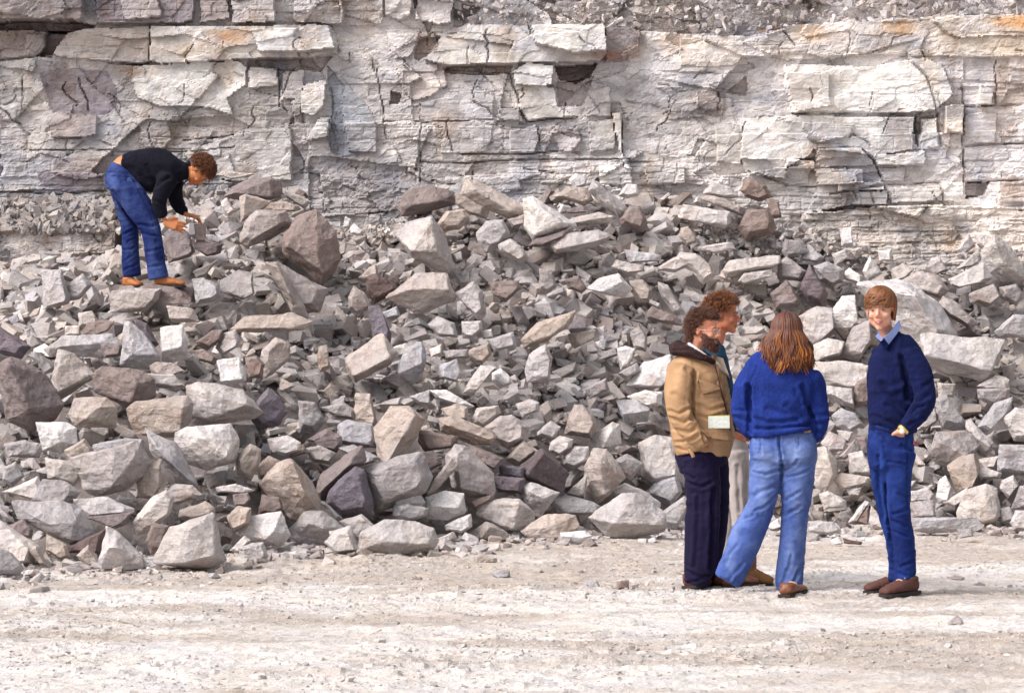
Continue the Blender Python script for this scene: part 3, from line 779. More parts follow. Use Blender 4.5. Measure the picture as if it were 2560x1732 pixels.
Zt|920,450 960,400 1100,390 1210,430 1190,480 950,480|1100,440
Zl|950,390 1080,330 1105,350 960,405|1030,370
Zl|1100,340 1170,310 1330,390 1270,450 1210,420|1220,370
Zt|880,750 960,690 1180,560 1290,490 1250,550 1050,650 920,750|1100,630
Zb|1110,700 1180,600 1250,530 1380,480 1470,600 1560,680 1600,900 1550,1020 1430,1130 1150,930 1090,850|1150,800 1250,880 1460,1040 1400,840|big dark brown boulder with a chipped face
Zw|1640,640 1660,530 1710,560 1700,630|1670,590
Zw|1700,650 1740,600 1830,670 1800,710 1720,690|1760,650
Zl|1790,800 1840,760 1900,830 1890,890|1840,820
Zc|360,700 430,700 510,760 480,780 390,760|440,740
Zd|250,780 500,790 480,870 370,900 260,830|380,840
"""
FLOOR_STONES = """
7t|870,1290 930,1270 1030,1300 1030,1330 880,1335|950,1300|pinkish flat stone lying on the floor ahead of the heap
7c|980,1370 1060,1350 1110,1360 1120,1400 1030,1415|1050,1380|blue-grey stone lying alone on the floor ahead of the heap
7g|465,1400 540,1405 540,1430 470,1430|500,1415|tiny dark block on the pale floor, left of centre
7g|1560,1490 1620,1430 1680,1430 1720,1495|1650,1450|grey wedge stone left of the man in the tan jacket's feet
7b|1810,1440 1890,1430 1895,1490 1815,1495|1850,1450|brown cube of stone nearest the man in the tan jacket's feet
7l|1900,1460 1950,1450 1955,1485 1905,1488|1930,1465|small pale pebble beside the brown cube stone
9g|1920,1450 1960,1432 2000,1450 1990,1470 1925,1468|1960,1450|small grey stone on the floor right of the hiking boots
9l|1740,1420 1800,1405 1870,1425 1860,1445 1760,1440|1800,1425|flat pale flake of stone on the floor right of the hiking boots
9c|2140,1455 2175,1448 2180,1475 2145,1478|2160,1460|little round pebble at the far right of the floor
9g|1750,1700 1810,1655 1850,1680 1860,1720 1760,1725|1800,1680|lone grey stone on the open floor at lower right
6b|1850,1180 1885,1190 1880,1215 1855,1210|1868,1195|tiny dark chip of stone on the floor below the tan wedge
"""
# a rough, broken stone from a cloud of corner points
def stone_mesh(name, pts, size, seed, rough=1.0):
    bm = bmesh.new()
    for p in pts: bm.verts.new(p)
    r = bmesh.ops.convex_hull(bm, input=bm.verts)
    junk = [g for g in r['geom_interior'] if isinstance(g, bmesh.types.BMVert)] + [g for g in r['geom_unused'] if isinstance(g, bmesh.types.BMVert)]
    if junk: bmesh.ops.delete(bm, geom=list(set(junk)), context='VERTS')
    bmesh.ops.dissolve_limit(bm, angle_limit=rad(11), verts=bm.verts, edges=bm.edges)
    bmesh.ops.bevel(bm, geom=list(bm.edges), offset=size * 0.016, segments=1, affect='EDGES', profile=0.5, clamp_overlap=True)
    bmesh.ops.triangulate(bm, faces=bm.faces)
    target = max(size * 0.08, 0.014)
    for _ in range(4):
        es = [e for e in bm.edges if e.calc_length() > target * 1.6]
        if not es: break
        bmesh.ops.subdivide_edges(bm, edges=es, cuts=1, use_grid_fill=False)
        bmesh.ops.triangulate(bm, faces=[f for f in bm.faces if len(f.verts) > 3])
    bm.normal_update()
    co = np.array([v.co for v in bm.verts]); no = np.array([v.normal for v in bm.verts])
    s = 1.0 / max(size, .05)
    q = co * s * 3.2 + seed * 3.7
    n = fbm(q[:, 0], q[:, 1], q[:, 2] * 1.5, seed, 3)
    q2 = co * s * 9 + seed
    n2 = fbm(q2[:, 0], q2[:, 1], q2[:, 2] * 2, seed + 9, 3)
    lay = noise(co[:, 0] * 0 + seed, co[:, 2] * 42 + 3 * n, seed=seed + 4)
    st = np.round(fbm(q[:, 0] * 0.55, q[:, 1] * 0.55, q[:, 2] * 0.9, seed + 2, 2) * 7) / 7
    co = co + no * ((0.018 * n + 0.016 * n2 + 0.007 * lay + 0.036 * st) * size * rough)[:, None]
    bm.verts.index_update()
    F = [[v.index for v in f.verts] for f in bm.faces]
    bm.free()
    return co, F
MASK = np.zeros((1732 // 4 + 1, 2560 // 4 + 1), bool)     # where the big stones already are
MYY, MXX = np.mgrid[0:MASK.shape[0], 0:MASK.shape[1]] * 4.0
LM = []                                                    # stones with a name of their own
STONES = []
rng = random.Random(11)
SCALE_WORD = [(0.13, 'small'), (0.24, 'middling'), (0.40, 'large'), (9, 'huge')]
TWORD = dict(w='white', l='pale cream', g='grey', c='cool grey', b='dark brown', d='near-black brown', p='purple-grey', t='tan-grey')
def shape_word(w, h):
    r = w / h
    return ('flat slab' if r > 2.4 else 'slab' if r > 1.6 else 'block' if r > 0.85 else 'upright stone' if r > 0.55 else 'standing splinter')
def add_stone(tone, out, ridge, name, floor=False, idx=0):
    cxp = sum(p[0] for p in out) / len(out); cyp = sum(p[1] for p in out) / len(out)
    gk = 1.0 if floor else 1.12
    out = [(cxp + (x - cxp) * gk, cyp + (y - cyp) * gk) for x, y in out]; ridge = [(cxp + (x - cxp) * gk, cyp + (y - cyp) * gk) for x, y in ridge]
    lo = max(p[1] for p in out); wpx = max(p[0] for p in out) - min(p[0] for p in out); hpx = lo - min(p[1] for p in out)
    if floor: Y = CZ * FPX / (lo - HY)
    else:
        Y = hit(cxp, 0.45 * cyp + 0.55 * lo)
        Yf = CZ * FPX / (lo - HY) if lo > HY + 60 else 99
        Y = min(Y, Yf)
    s = FPX / Y; size = math.sqrt(wpx * hpx) / s
    if not floor: Y -= 0.17 + 0.20 * size
    th = min(wpx, hpx) / s
    c3 = at(cxp, cyp, Y)
    P = []
    tx, ty = rng.uniform(-0.25, 0.25), rng.uniform(-0.05, 0.30)
    for (x, y) in out:
        P.append(at(x, y, Y) - c3)
        q = at(cxp + (x - cxp) * 0.80, cyp + (y - cyp) * 0.80, Y); P.append(q - c3 + Vector((0, th * (0.45 + 0.2 * rng.random()), 0)))
        if len(ridge) < 2:                     # one flat broken face leaning its own way
            ax, ay = ridge[0]; kx_ = 0.66
            x2, y2 = ax + (x - ax) * kx_, ay + (y - ay) * kx_
            q = at(x2, y2, Y) - c3
            P.append(q + Vector((0, -th * (0.34 + tx * (x2 - cxp) / max(wpx, 1) * 2 + ty * (y2 - cyp) / max(hpx, 1) * 2), 0)))
    if len(ridge) > 1:
        for (x, y) in ridge:
            P.append(at(x, y, Y) - c3 + Vector((0, -th * 0.46, 0)))
    co, F = stone_mesh('rock', P, size, idx + 3)
    o = mesh_np('rock', co, F, MAT_ROCK)
    if floor: c3.z += float(ground_h(c3.x, c3.y)) - 0.006
    o.location = c3
    base = TONE[tone]; k = 0.90 + 0.20 * rng.random(); wv = rng.uniform(-0.012, 0.012)
    o.color = (base[0] * k + wv, base[1] * k, base[2] * k - wv, 1)
    MASK[inpoly(MXX, MYY, [(cxp + (x - cxp) * 0.97, cyp + (y - cyp) * 0.97) for x, y in out])] = True
    STONES.append(dict(o=o, px=cxp, py=cyp, w=wpx, h=hpx, size=size, tone=tone, name=name, floor=floor))
    if name: LM.append(STONES[-1])
    return o
def parse(txt, floor=False):
    for k, ln in enumerate(txt.strip().splitlines()):
        f = ln.split('|'); t, tone = f[0][0], f[0][1]
        out = [tp(t, *map(float, p.split(','))) for p in f[1].split()]
        rd = [tp(t, *map(float, p.split(','))) for p in f[2].split()]
        add_stone(tone, out, rd, f[3].strip() if len(f) > 3 else '', floor, k + (500 if floor else 0))
parse(ROCKS); parse(FLOOR_STONES, True)
print('traced stones', len(STONES))

# ------------------------------------------------------------ a kit of broken shapes for everything smaller
def kit_shape(seed):
    r = np.random.RandomState(seed)
    ax = np.array([1.0, r.uniform(0.5, 0.95), r.uniform(0.2, 0.62)])
    P = []
    for sx in (-1, 1):
        for sy in (-1, 1):
            for sz in (-1, 1):
                p = np.array([sx, sy, sz]) * (1 - 0.48 * r.rand(3))
                P.append(p)
    for _ in range(r.randint(0, 5)):
        d = r.randn(3); d /= np.linalg.norm(d); P.append(d * 1.05)
    P = np.array(P)
    # knock off a corner or two
    for _ in range(r.randint(1, 4)):
        d = r.randn(3); d /= np.linalg.norm(d); m = P @ d; lim = 0.72
        P = np.where((m > lim)[:, None], P - d * (m - lim)[:, None] * 0.9, P)
    P = P * ax * 0.5
    bm = bmesh.new()
    for p in P: bm.verts.new(p)
    rr = bmesh.ops.convex_hull(bm, input=bm.verts)
    junk = [g for g in rr['geom_interior'] + rr['geom_unused'] if isinstance(g, bmesh.types.BMVert)]
    if junk: bmesh.ops.delete(bm, geom=list(set(junk)), context='VERTS')
    bm.verts.index_update()
    V = np.array([v.co for v in bm.verts]); F = np.array([[v.index for v in f.verts] for f in bm.faces]); bm.free()
    return V, F
KIT = [kit_shape(s) for s in range(70)]
nr = np.random.RandomState(4)
def rot(a, b, c):
    ca, sa, cb, sb, cc, sc_ = math.cos(a), math.sin(a), math.cos(b), math.sin(b), math.cos(c), math.sin(c)
    return np.array([[ca, -sa, 0], [sa, ca, 0], [0, 0, 1]]) @ np.array([[1, 0, 0], [0, cb, -sb], [0, sb, cb]]) @ np.array([[cc, 0, sc_], [0, 1, 0], [-sc_, 0, cc]])
def proj(p):
    return (p[0] / p[1] * FPX + 1280, HY - (p[2] - CZ) / p[1] * FPX)
def masked(px, py, r=0):
    hits = 0
    for dx, dy in ((0, 0), (-r, 0), (r, 0), (0, -r), (0, r)):
        i, j = int((py + dy) / 4), int((px + dx) / 4)
        if 0 <= i < MASK.shape[0] and 0 <= j < MASK.shape[1] and MASK[i, j]: hits += 1
    return hits
MASK[int(686/4):int(742/4), int(285/4):int(492/4)] = True     # kept clear for the bending man's feet
# stones between the big ones, still one object each
n_more = 300 - len(STONES) - 4
cand = 0
PALR = [('l', 7), ('g', 4.5), ('c', 5), ('t', 4), ('b', 2), ('w', 1.2), ('p', 0.9), ('d', 0.6)]
def pick_tone(u):
    tot = sum(w for _, w in PALR); u *= tot
    for t, w in PALR:
        if u < w: return t
        u -= w
    return 'g'
for trial in range(6000):
    if n_more <= 0: break
    px, py = nr.uniform(20, 2540), nr.uniform(500, 1380)
    Y = hit(px, py)
    if Y > 32 or Y < 23.5: continue
    if Y >= CZ * FPX / max(py - HY, 1): continue
    s = FPX / Y
    szp = nr.uniform(42, 74) * (0.62 + 0.55 * np.clip((py - 500) / 800, 0, 1)); sz = szp / s
    if masked(px, py, szp * 0.36) > 0: continue
    Vk, Fk = KIT[nr.randint(len(KIT))]
    R = rot(nr.uniform(0, 6.28), nr.normal(0.5, 0.45), nr.normal(0, 0.4))
    Vr = (Vk * sz * 1.25) @ R.T
    co, F = stone_mesh('rock', [Vector(p) for p in Vr], sz, 900 + trial % 97)
    o = mesh_np('rock', co, F, MAT_ROCK); c3 = at(px, py, Y - 0.13 - sz * 0.1); o.location = c3
    tone = pick_tone(nr.rand()); base = TONE[tone]; k = nr.uniform(0.88, 1.1); o.color = (base[0] * k, base[1] * k, base[2] * k, 1)
    pp = [proj(p + np.array(c3)) for p in Vr]; xs_ = [p[0] for p in pp]; ys_ = [p[1] for p in pp]
    w_, h_ = max(xs_) - min(xs_), max(ys_) - min(ys_)
    MASK[(np.hypot((MXX - px) / (w_ * 0.5), (MYY - py) / (h_ * 0.5)) < 0.95)] = True
    STONES.append(dict(o=o, px=px, py=py, w=w_, h=h_, size=sz, tone=tone, name='', floor=False)); n_more -= 1
print('stones as objects', len(STONES))

# labels: look, then the place beside a named stone or person
PEOPLE = [dict(px=400, py=480, name='bending man'), dict(px=1745, py=1050, name='bearded man in the tan jacket'), dict(px=1955, py=1050, name='woman in the blue sweater'), dict(px=2240, py=1000, name='fair-haired man in dark blue')]
ANCH = [a for a in LM if not a['floor']] + PEOPLE
def dirword(dx, dy):
    a = math.degrees(math.atan2(-dy, dx)) % 360
    return ['right of', 'up and right of', 'above', 'up and left of', 'left of', 'down and left of', 'below', 'down and right of'][int((a + 22.5) // 45) % 8]
seen = set()
used = set()
for s in STONES:
    if s['name']:
        s['o']['label'] = ' '.join(s['name'].split()[:16]); used.add(s['o']['label'])
for s in STONES:
    if s['name']: continue
    sw = next(w for lim, w in SCALE_WORD if s['size'] < lim)
    look = f"{sw} {TWORD[s['tone']]} {shape_word(s['w'], s['h'])}"
    an = sorted(ANCH, key=lambda a: math.hypot(a['px'] - s['px'], a['py'] - s['py']))
    lab = None
    for a in an[:6]:
        d = math.hypot(a['px'] - s['px'], a['py'] - s['py'])
        near = 'just ' if d < 95 else ''
        nm = a['name'].split(' in front')[0]
        cand_ = f"{look} {near}{dirword(s['px'] - a['px'], s['py'] - a['py'])} the {nm}"
        if len(cand_.split()) > 16: continue
        if cand_ not in used: lab = cand_; break
    if lab is None:
        lab = f"{look} about {round(s['px'] / 25.6)} hundredths across and {round(s['py'] / 17.32)} down the photo"
        print('fallback label', lab)
    used.add(lab); s['o']['label'] = lab
for s in STONES:
    s['o']['category'] = 'rock'
    s['o']['group'] = 'loose stones on the quarry floor' if s['floor'] else 'rocks in the blasted heap'

# ------------------------------------------------------------ the countless smaller pieces
def scatter(name, items, mat, smooth=False):
    Vs, Fs, Cs, n = [], [], [], 0
    for (c, sz, R, col, k) in items:
        Vk, Fk = KIT[k]
        Vs.append((Vk * sz) @ R.T + c); Fs.append(Fk + n); Cs.append(np.tile(col, (len(Vk), 1))); n += len(Vk)
    o = mesh_np(name, np.concatenate(Vs), np.concatenate(Fs), mat, np.concatenate(Cs), smooth)
    return tag(o, kind='stuff')
items = []
def tone_col():
    b_ = np.array(TONE[pick_tone(nr.rand())]); b_ = 0.7 * b_ + 0.3 * np.array([0.38, 0.35, 0.325])
    return b_ * nr.uniform(0.85, 1.12)
# fill the heap from coarse to fine
for (cnt, lo, hi, sink, skipr) in ((7500, 0.11, 0.22, -0.13, 0.36), (7500, 0.06, 0.13, -0.15, 0.4), (8000, 0.028, 0.07, -0.13, 0.3)):
    X = nr.uniform(-6.2, 6.2, cnt); T = nr.uniform(-0.02, 1.03, cnt)
    yb = np.interp(X, bX, bY); Yv = yb + T * (YK - yb) * 1.0
    H = heap(X, Yv)
    for i in range(cnt):
        sz = lo + (hi - lo) * nr.rand() ** (1.1 if hi > 0.2 else 2)
        sort = 1.0
        c = np.array([X[i], Yv[i], max(H[i], 0) + sink + sz * 0.05])
        px, py = proj(c); szp = sz * FPX / c[1]
        if sz > 0.06 and masked(px, py, szp * skipr) > 1: continue
        if sz <= 0.06 and masked(px, py, szp * 0.5) > 1: continue
        items.append((c, sz * 1.2, rot(nr.uniform(0, 6.28), nr.normal(0.35, 0.45), nr.normal(0, 0.45)), tone_col() * (0.88 if sz < 0.08 else 1.0), nr.randint(len(KIT))))
# fallen bits on the ledges of the face: the bench along the top, the sill at the left
for i in range(5200):
    px, py = nr.uniform(-300, 2700), nr.uniform(-120, 84)
    edge = np.interp(px, [850, 1000, 1300, 1600, 1700, 1870, 2000, 2100, 2560], [30, 50, 60, 70, 80, 86, 62, 52, 45])
    if px < 1180 + nr.normal(0, 60) or py > edge - 3 + nr.normal(0, 4): continue
    if cliff_front(px, py) < YC - 0.02 and nr.rand() < 0.5: continue
    sz = 0.018 + 0.10 * nr.rand() ** 4
    Yf = cliff_front(px, py) - 0.02 - 0.12 * np.clip((py + 100) / 160, 0, 1)
    c = np.array(at(px, py, Yf))
    items.append((c, sz, rot(*nr.uniform(0, 6.28, 3)), tone_col() * 1.04, nr.randint(len(KIT))))
for i in range(4200):
    px = nr.uniform(-300, 760); py = nr.uniform(500, 578) if px < 300 else nr.uniform(478, 560)
    sz = 0.014 + 0.15 * nr.rand() ** 5
    c = np.array(at(px, py, YC - 0.15 - 0.36 * np.clip((py - 490) / 90, 0, 1)))
    items.append((c, sz, rot(*nr.uniform(0, 6.28, 3)), tone_col() * 0.76, nr.randint(len(KIT))))
for i in range(1500):      # crumbs spilling from the middle gully and at the foot of the face
    px = nr.uniform(850, 1080) if i % 2 else nr.uniform(1750, 2560); py = nr.uniform(500, 590) if i % 2 else nr.uniform(560, 640)
    sz = 0.02 + 0.07 * nr.rand() ** 3
    Yf = hit(px, py) - 0.03
    if Yf > 32.3: continue
    items.append((np.array(at(px, py, Yf)), sz, rot(*nr.uniform(0, 6.28, 3)), tone_col() * 1.05, nr.randint(len(KIT))))
# the ragged foot of the heap
for i in range(4600):
    X = nr.uniform(-6, 6); yb = float(np.interp(X, bX, bY)); Yv = yb - abs(nr.normal(0, 0.75)) + 0.15
    sz = 0.012 + 0.13 * nr.rand() ** 3.2
    items.append((np.array([X, Yv, float(ground_h(X, Yv)) + sz * 0.12]), sz, rot(nr.uniform(0, 6.28), nr.normal(0, 0.3), nr.normal(0, 0.3)), tone_col() * 1.08, nr.randint(len(KIT))))
scatter('rubble', items, MAT_RUB)
items = []
for i in range(26000):
    X = nr.uniform(-3.9, 3.9); Yv = nr.uniform(14.5, 25)
    dens = 0.5 + 0.9 * float(noise(np.array([X * 0.8]), np.array([Yv * 0.9]), seed=610)[0])
    if nr.rand() > dens: continue
    sz = 0.006 + 0.014 * nr.rand() + 0.04 * nr.rand() ** 22
    col = np.array([0.60, 0.56, 0.53]) * nr.uniform(0.74, 1.1)
    items.append((np.array([X, Yv, float(ground_h(X, Yv)) + sz * 0.12]), sz, rot(nr.uniform(0, 6.28), nr.normal(0, 0.25), nr.normal(0, 0.25)), col, nr.randint(len(KIT))))
scatter('gravel', items, MAT_RUB)
# ------------------------------------------------------------ figures
def cloth_mat(name, base, dark, scale=260, rough=0.9, sheen=0.3, bump=0.25, patch=9.0, dist=0.004, wash=None):
    m, nt, b = mat_new(name)
    tc = N(nt, 'ShaderNodeTexCoord'); pos = tc.outputs['Object']
    n1 = N(nt, 'ShaderNodeTexNoise', Scale=float(scale), Detail=3.0); nt.links.new(pos, n1.inputs['Vector'])
    n2 = N(nt, 'ShaderNodeTexNoise', Scale=float(patch), Detail=5.0); nt.links.new(pos, n2.inputs['Vector'])
    f1 = ramp(nt, n1.outputs[0], [(0.30, 0.0), (0.70, 1.0)]); c = mixc(nt, dark, base, f1)
    f2 = ramp(nt, n2.outputs[0], [(0.3, 0.72), (0.7, 1.25)]); c = mixc(nt, c, f2, 0.8, 'MULTIPLY')
    if wash:
        n3 = N(nt, 'ShaderNodeTexNoise', Scale=3.2, Detail=6.0, Roughness=0.65); nt.links.new(pos, n3.inputs['Vector'])
        f3 = ramp(nt, n3.outputs[0], [(0.45, 0.0), (0.68, 0.75)]); c = mixc(nt, c, wash, f3)
    at_ = N(nt, 'ShaderNodeVertexColor', layer_name='Wear'); sp = N(nt, 'ShaderNodeSeparateColor'); nt.links.new(at_.outputs['Color'], sp.inputs[0])
    c = mixc(nt, c, wash if wash else tuple(min(1, v * 1.9 + 0.01) for v in base), sp.outputs[0])
    c = mixc(nt, c, tuple(v * 0.45 for v in dark), sp.outputs[1])
    nt.links.new(c, b.inputs['Base Color']); b.inputs['Roughness'].default_value = rough; b.inputs['Specular IOR Level'].default_value = 0.2
    b.inputs['Sheen Weight'].default_value = sheen; b.inputs['Sheen Roughness'].default_value = 0.5; b.inputs['Sheen Tint'].default_value = (*base, 1)
    bp = N(nt, 'ShaderNodeBump', Strength=bump, Distance=dist); nt.links.new(n1.outputs[0], bp.inputs['Height']); nt.links.new(bp.outputs[0], b.inputs['Normal'])
    return m
def skin_mat(name, base, flush):
    m, nt, b = mat_new(name)
    pos = N(nt, 'ShaderNodeTexCoord').outputs['Object']
    n1 = N(nt, 'ShaderNodeTexNoise', Scale=22.0, Detail=3.0); nt.links.new(pos, n1.inputs['Vector'])
    f = ramp(nt, n1.outputs[0], [(0.35, 0.0), (0.65, 1.0)]); nt.links.new(mixc(nt, base, flush, f), b.inputs['Base Color'])
    b.inputs['Roughness'].default_value = 0.55; b.inputs['Subsurface Weight'].default_value = 0.12; b.inputs['Subsurface Radius'].default_value = (0.02, 0.008, 0.004); b.inputs['Subsurface Scale'].default_value = 0.4
    return m
def hair_mat(name):
    m, nt, b = mat_new(name)
    c = N(nt, 'ShaderNodeVertexColor', layer_name='Col').outputs['Color']
    g = N(nt, 'ShaderNodeNewGeometry'); f = ramp(nt, g.outputs['Random Per Island'], [(0.0, 0.65), (1.0, 1.35)])
    nt.links.new(mixc(nt, c, f, 1.0, 'MULTIPLY'), b.inputs['Base Color'])
    b.inputs['Roughness'].default_value = 0.5; b.inputs['Specular IOR Level'].default_value = 0.45
    return m
def plain(name, c, rough=0.6, metal=0.0, bump=0.0, scale=80):
    m, nt, b = mat_new(name)
    pos = N(nt, 'ShaderNodeTexCoord').outputs['Object']
    n1 = N(nt, 'ShaderNodeTexNoise', Scale=float(scale), Detail=4.0); nt.links.new(pos, n1.inputs['Vector'])
    f = ramp(nt, n1.outputs[0], [(0.3, 0.8), (0.7, 1.15)]); nt.links.new(mixc(nt, c, f, 0.8, 'MULTIPLY'), b.inputs['Base Color'])
    b.inputs['Roughness'].default_value = rough; b.inputs['Metallic'].default_value = metal
    if bump:
        bp = N(nt, 'ShaderNodeBump', Strength=bump, Distance=0.003); nt.links.new(n1.outputs[0], bp.inputs['Height']); nt.links.new(bp.outputs[0], b.inputs['Normal'])
    return m
M_SKIN = skin_mat('skin_fair', (0.60, 0.33, 0.23), (0.62, 0.27, 0.18)); M_SKIN2 = skin_mat('skin_ruddy', (0.66, 0.33, 0.21), (0.62, 0.22, 0.13))
M_RED = skin_mat('skin_reddened', (0.47, 0.17, 0.085), (0.44, 0.13, 0.06)); M_TAN = skin_mat('skin_tanned', (0.50, 0.19, 0.07), (0.46, 0.15, 0.05)); M_LIP = plain('lips', (0.42, 0.12, 0.10), 0.5); M_EYE = plain('eye_white', (0.24, 0.19, 0.17), 0.4)
M_IRIS = plain('iris', (0.05, 0.045, 0.05), 0.2); M_HAIR = hair_mat('hair'); M_TEETH = plain('teeth', (0.6, 0.55, 0.48), 0.4); M_GLASS = plain('spectacle_frame', (0.62, 0.58, 0.55), 0.3, 0.5)
M_DENIM_W = cloth_mat('denim_faded', (0.068, 0.115, 0.34), (0.035, 0.065, 0.22), 300, wash=(0.18, 0.25, 0.47))
M_DENIM_R = cloth_mat('denim_deep', (0.007, 0.022, 0.14), (0.003, 0.009, 0.06), 300, wash=(0.020, 0.055, 0.26))
M_DENIM_L = cloth_mat('denim_worn', (0.012, 0.026, 0.135), (0.005, 0.010, 0.06), 280, wash=(0.06, 0.095, 0.26))
M_NAVYTR = cloth_mat('navy_trousers', (0.013, 0.008, 0.040), (0.004, 0.003, 0.014), 300)
M_GREYTR = cloth_mat('pale_grey_trousers', (0.42, 0.37, 0.36), (0.30, 0.27, 0.26), 300)
M_SW_BLUE = cloth_mat('royal_wool', (0.016, 0.040, 0.235), (0.008, 0.019, 0.13), 150, 0.95, 0.3, 0.7, 12, 0.008)
M_SW_NAVY = cloth_mat('navy_wool', (0.005, 0.010, 0.070), (0.002, 0.004, 0.026), 150, 0.95, 0.25, 0.7, 12, 0.008)
M_SW_BLACK = cloth_mat('black_wool', (0.008, 0.007, 0.018), (0.003, 0.003, 0.006), 150, 0.95, 0.15, 0.7, 12, 0.008)
M_JACKET = cloth_mat('tan_cotton', (0.42, 0.258, 0.142), (0.33, 0.195, 0.10), 320, 0.8, 0.1, 0.15, 6)
M_HOOD = cloth_mat('brown_lining', (0.040, 0.020, 0.020), (0.020, 0.010, 0.010), 120, 0.95, 0.5, 0.8, 10, 0.008)
M_TEAL = cloth_mat('teal_cloth', (0.012, 0.05, 0.085), (0.006, 0.02, 0.05), 200); M_SHIRT = cloth_mat('pale_blue_shirt', (0.28, 0.36, 0.68), (0.22, 0.29, 0.60), 300)
M_WHITESH = plain('white_shirt', (0.6, 0.56, 0.58), 0.8); M_LEATHER = plain('brown_leather', (0.16, 0.052, 0.020), 0.5, 0, 0.4, 120); M_BOOT = plain('suede_boot', (0.26, 0.115, 0.038), 0.85, 0, 0.5, 150)
M_HIKE = plain('hiking_leather', (0.085, 0.030, 0.021), 0.8, 0, 0.6, 110); M_SOLE = plain('rubber_sole', (0.018, 0.014, 0.016), 0.8); M_GOLD = plain('watch_band', (0.75, 0.52, 0.16), 0.35, 0.6)
M_DIAL = plain('watch_dial', (0.75, 0.73, 0.68), 0.3); M_PAPER = plain('notebook_paper', (0.70, 0.74, 0.66), 0.7); M_ZIP = plain('zip_tape', (0.055, 0.02, 0.012), 0.6)

YAX = Vector((0, 1, 0))
def catmull(secs, k=4):
    A = [np.array(s, float) for s in secs]; n = len(A); out = []
    for i in range(n - 1):
        p0 = A[max(i - 1, 0)]; p1 = A[i]; p2 = A[i + 1]; p3 = A[min(i + 2, n - 1)]
        for j in range(k):
            t = j / k
            out.append(0.5 * ((2 * p1) + (-p0 + p2) * t + (2 * p0 - 5 * p1 + 4 * p2 - p3) * t * t + (-p0 + 3 * p1 - 3 * p2 + p3) * t ** 3))
    out.append(A[-1]); return out
def tube(secs, n=14, k=4, cap=0.5, ex=2.0, ref=(0, 1, 0)):
    """closed body of elliptical sections; secs (x,y,z,rx,ry): rx across, ry along ref"""
    S = catmull(secs, k) if len(secs) > 2 or k == 1 else catmull(secs, k)
    C = np.array([s[:3] for s in S]); R = np.array([[max(s[3], 1e-4), max(s[4], 1e-4)] for s in S])
    T = np.gradient(C, axis=0); T /= np.linalg.norm(T, axis=1)[:, None] + 1e-9
    ref = np.array(ref, float)
    if cap:
        def ext(c, t, r, sgn):
            m = min(r)
            return [(c + sgn * t * m * cap * f, r * g) for f, g in ((0.55, 0.84), (0.9, 0.5), (1.0, 0.12))]
        a = ext(C[0], T[0], R[0], -1)[::-1]; b = ext(C[-1], T[-1], R[-1], 1)
        C = np.array([x[0] for x in a] + list(C) + [x[0] for x in b]); R = np.array([x[1] for x in a] + list(R) + [x[1] for x in b])
        T = np.array([T[0]] * 3 + list(T) + [T[-1]] * 3)
    V = []; ang = np.arange(n) / n * 2 * math.pi
    ca, sa = np.cos(ang), np.sin(ang)
    ce = np.sign(ca) * np.abs(ca) ** (2 / ex); se = np.sign(sa) * np.abs(sa) ** (2 / ex)
    for c, r, t in zip(C, R, T):
        s = np.cross(t, ref)
        if np.linalg.norm(s) < 0.15: s = np.cross(t, (0.3, 0, 1.0))
        s /= np.linalg.norm(s); d = np.cross(s, t)
        V.append(c + np.outer(ce * r[0], s) + np.outer(se * r[1], d))
    m = len(V); V = np.concatenate(V)
    F = [[i * n + j, i * n + (j + 1) % n, (i + 1) * n + (j + 1) % n, (i + 1) * n + j] for i in range(m - 1) for j in range(n)]
    F.append([j for j in range(n)][::-1]); F.append([(m - 1) * n + j for j in range(n)])
    return V, F
def ball(c, r, M=None, nu=14, nv=9):
    V, F = [], []
    for i in range(nv + 1):
        th = math.pi * i / nv
        for j in range(nu):
            ph = 2 * math.pi * j / nu
            V.append((math.sin(th) * math.cos(ph), math.sin(th) * math.sin(ph), math.cos(th)))
    V = np.array(V) * np.array(r) + np.array(c)
    for i in range(nv):
        for j in range(nu):
            F.append([i * nu + j, (i + 1) * nu + j, (i + 1) * nu + (j + 1) % nu, i * nu + (j + 1) % nu])
    if M is not None: V = xf(V, M)
    return V, F
def xf(V, M):
    A = np.array(M); return V @ A[:3, :3].T + A[:3, 3]
def join(prims):
    Vs, Fs, n = [], [], 0
    for V, F in prims:
        Vs.append(V); Fs += [[i + n for i in f] for f in F]; n += len(V)
    return np.concatenate(Vs), Fs
def vnormals(V, F4):
    a = V[F4[:, 1]] - V[F4[:, 0]]; b = V[F4[:, 2]] - V[F4[:, 0]]; n = np.cross(a, b)
    N_ = np.zeros_like(V)
    for k in range(F4.shape[1]): np.add.at(N_, F4[:, k], n)
    return N_ / (np.linalg.norm(N_, axis=1)[:, None] + 1e-12)
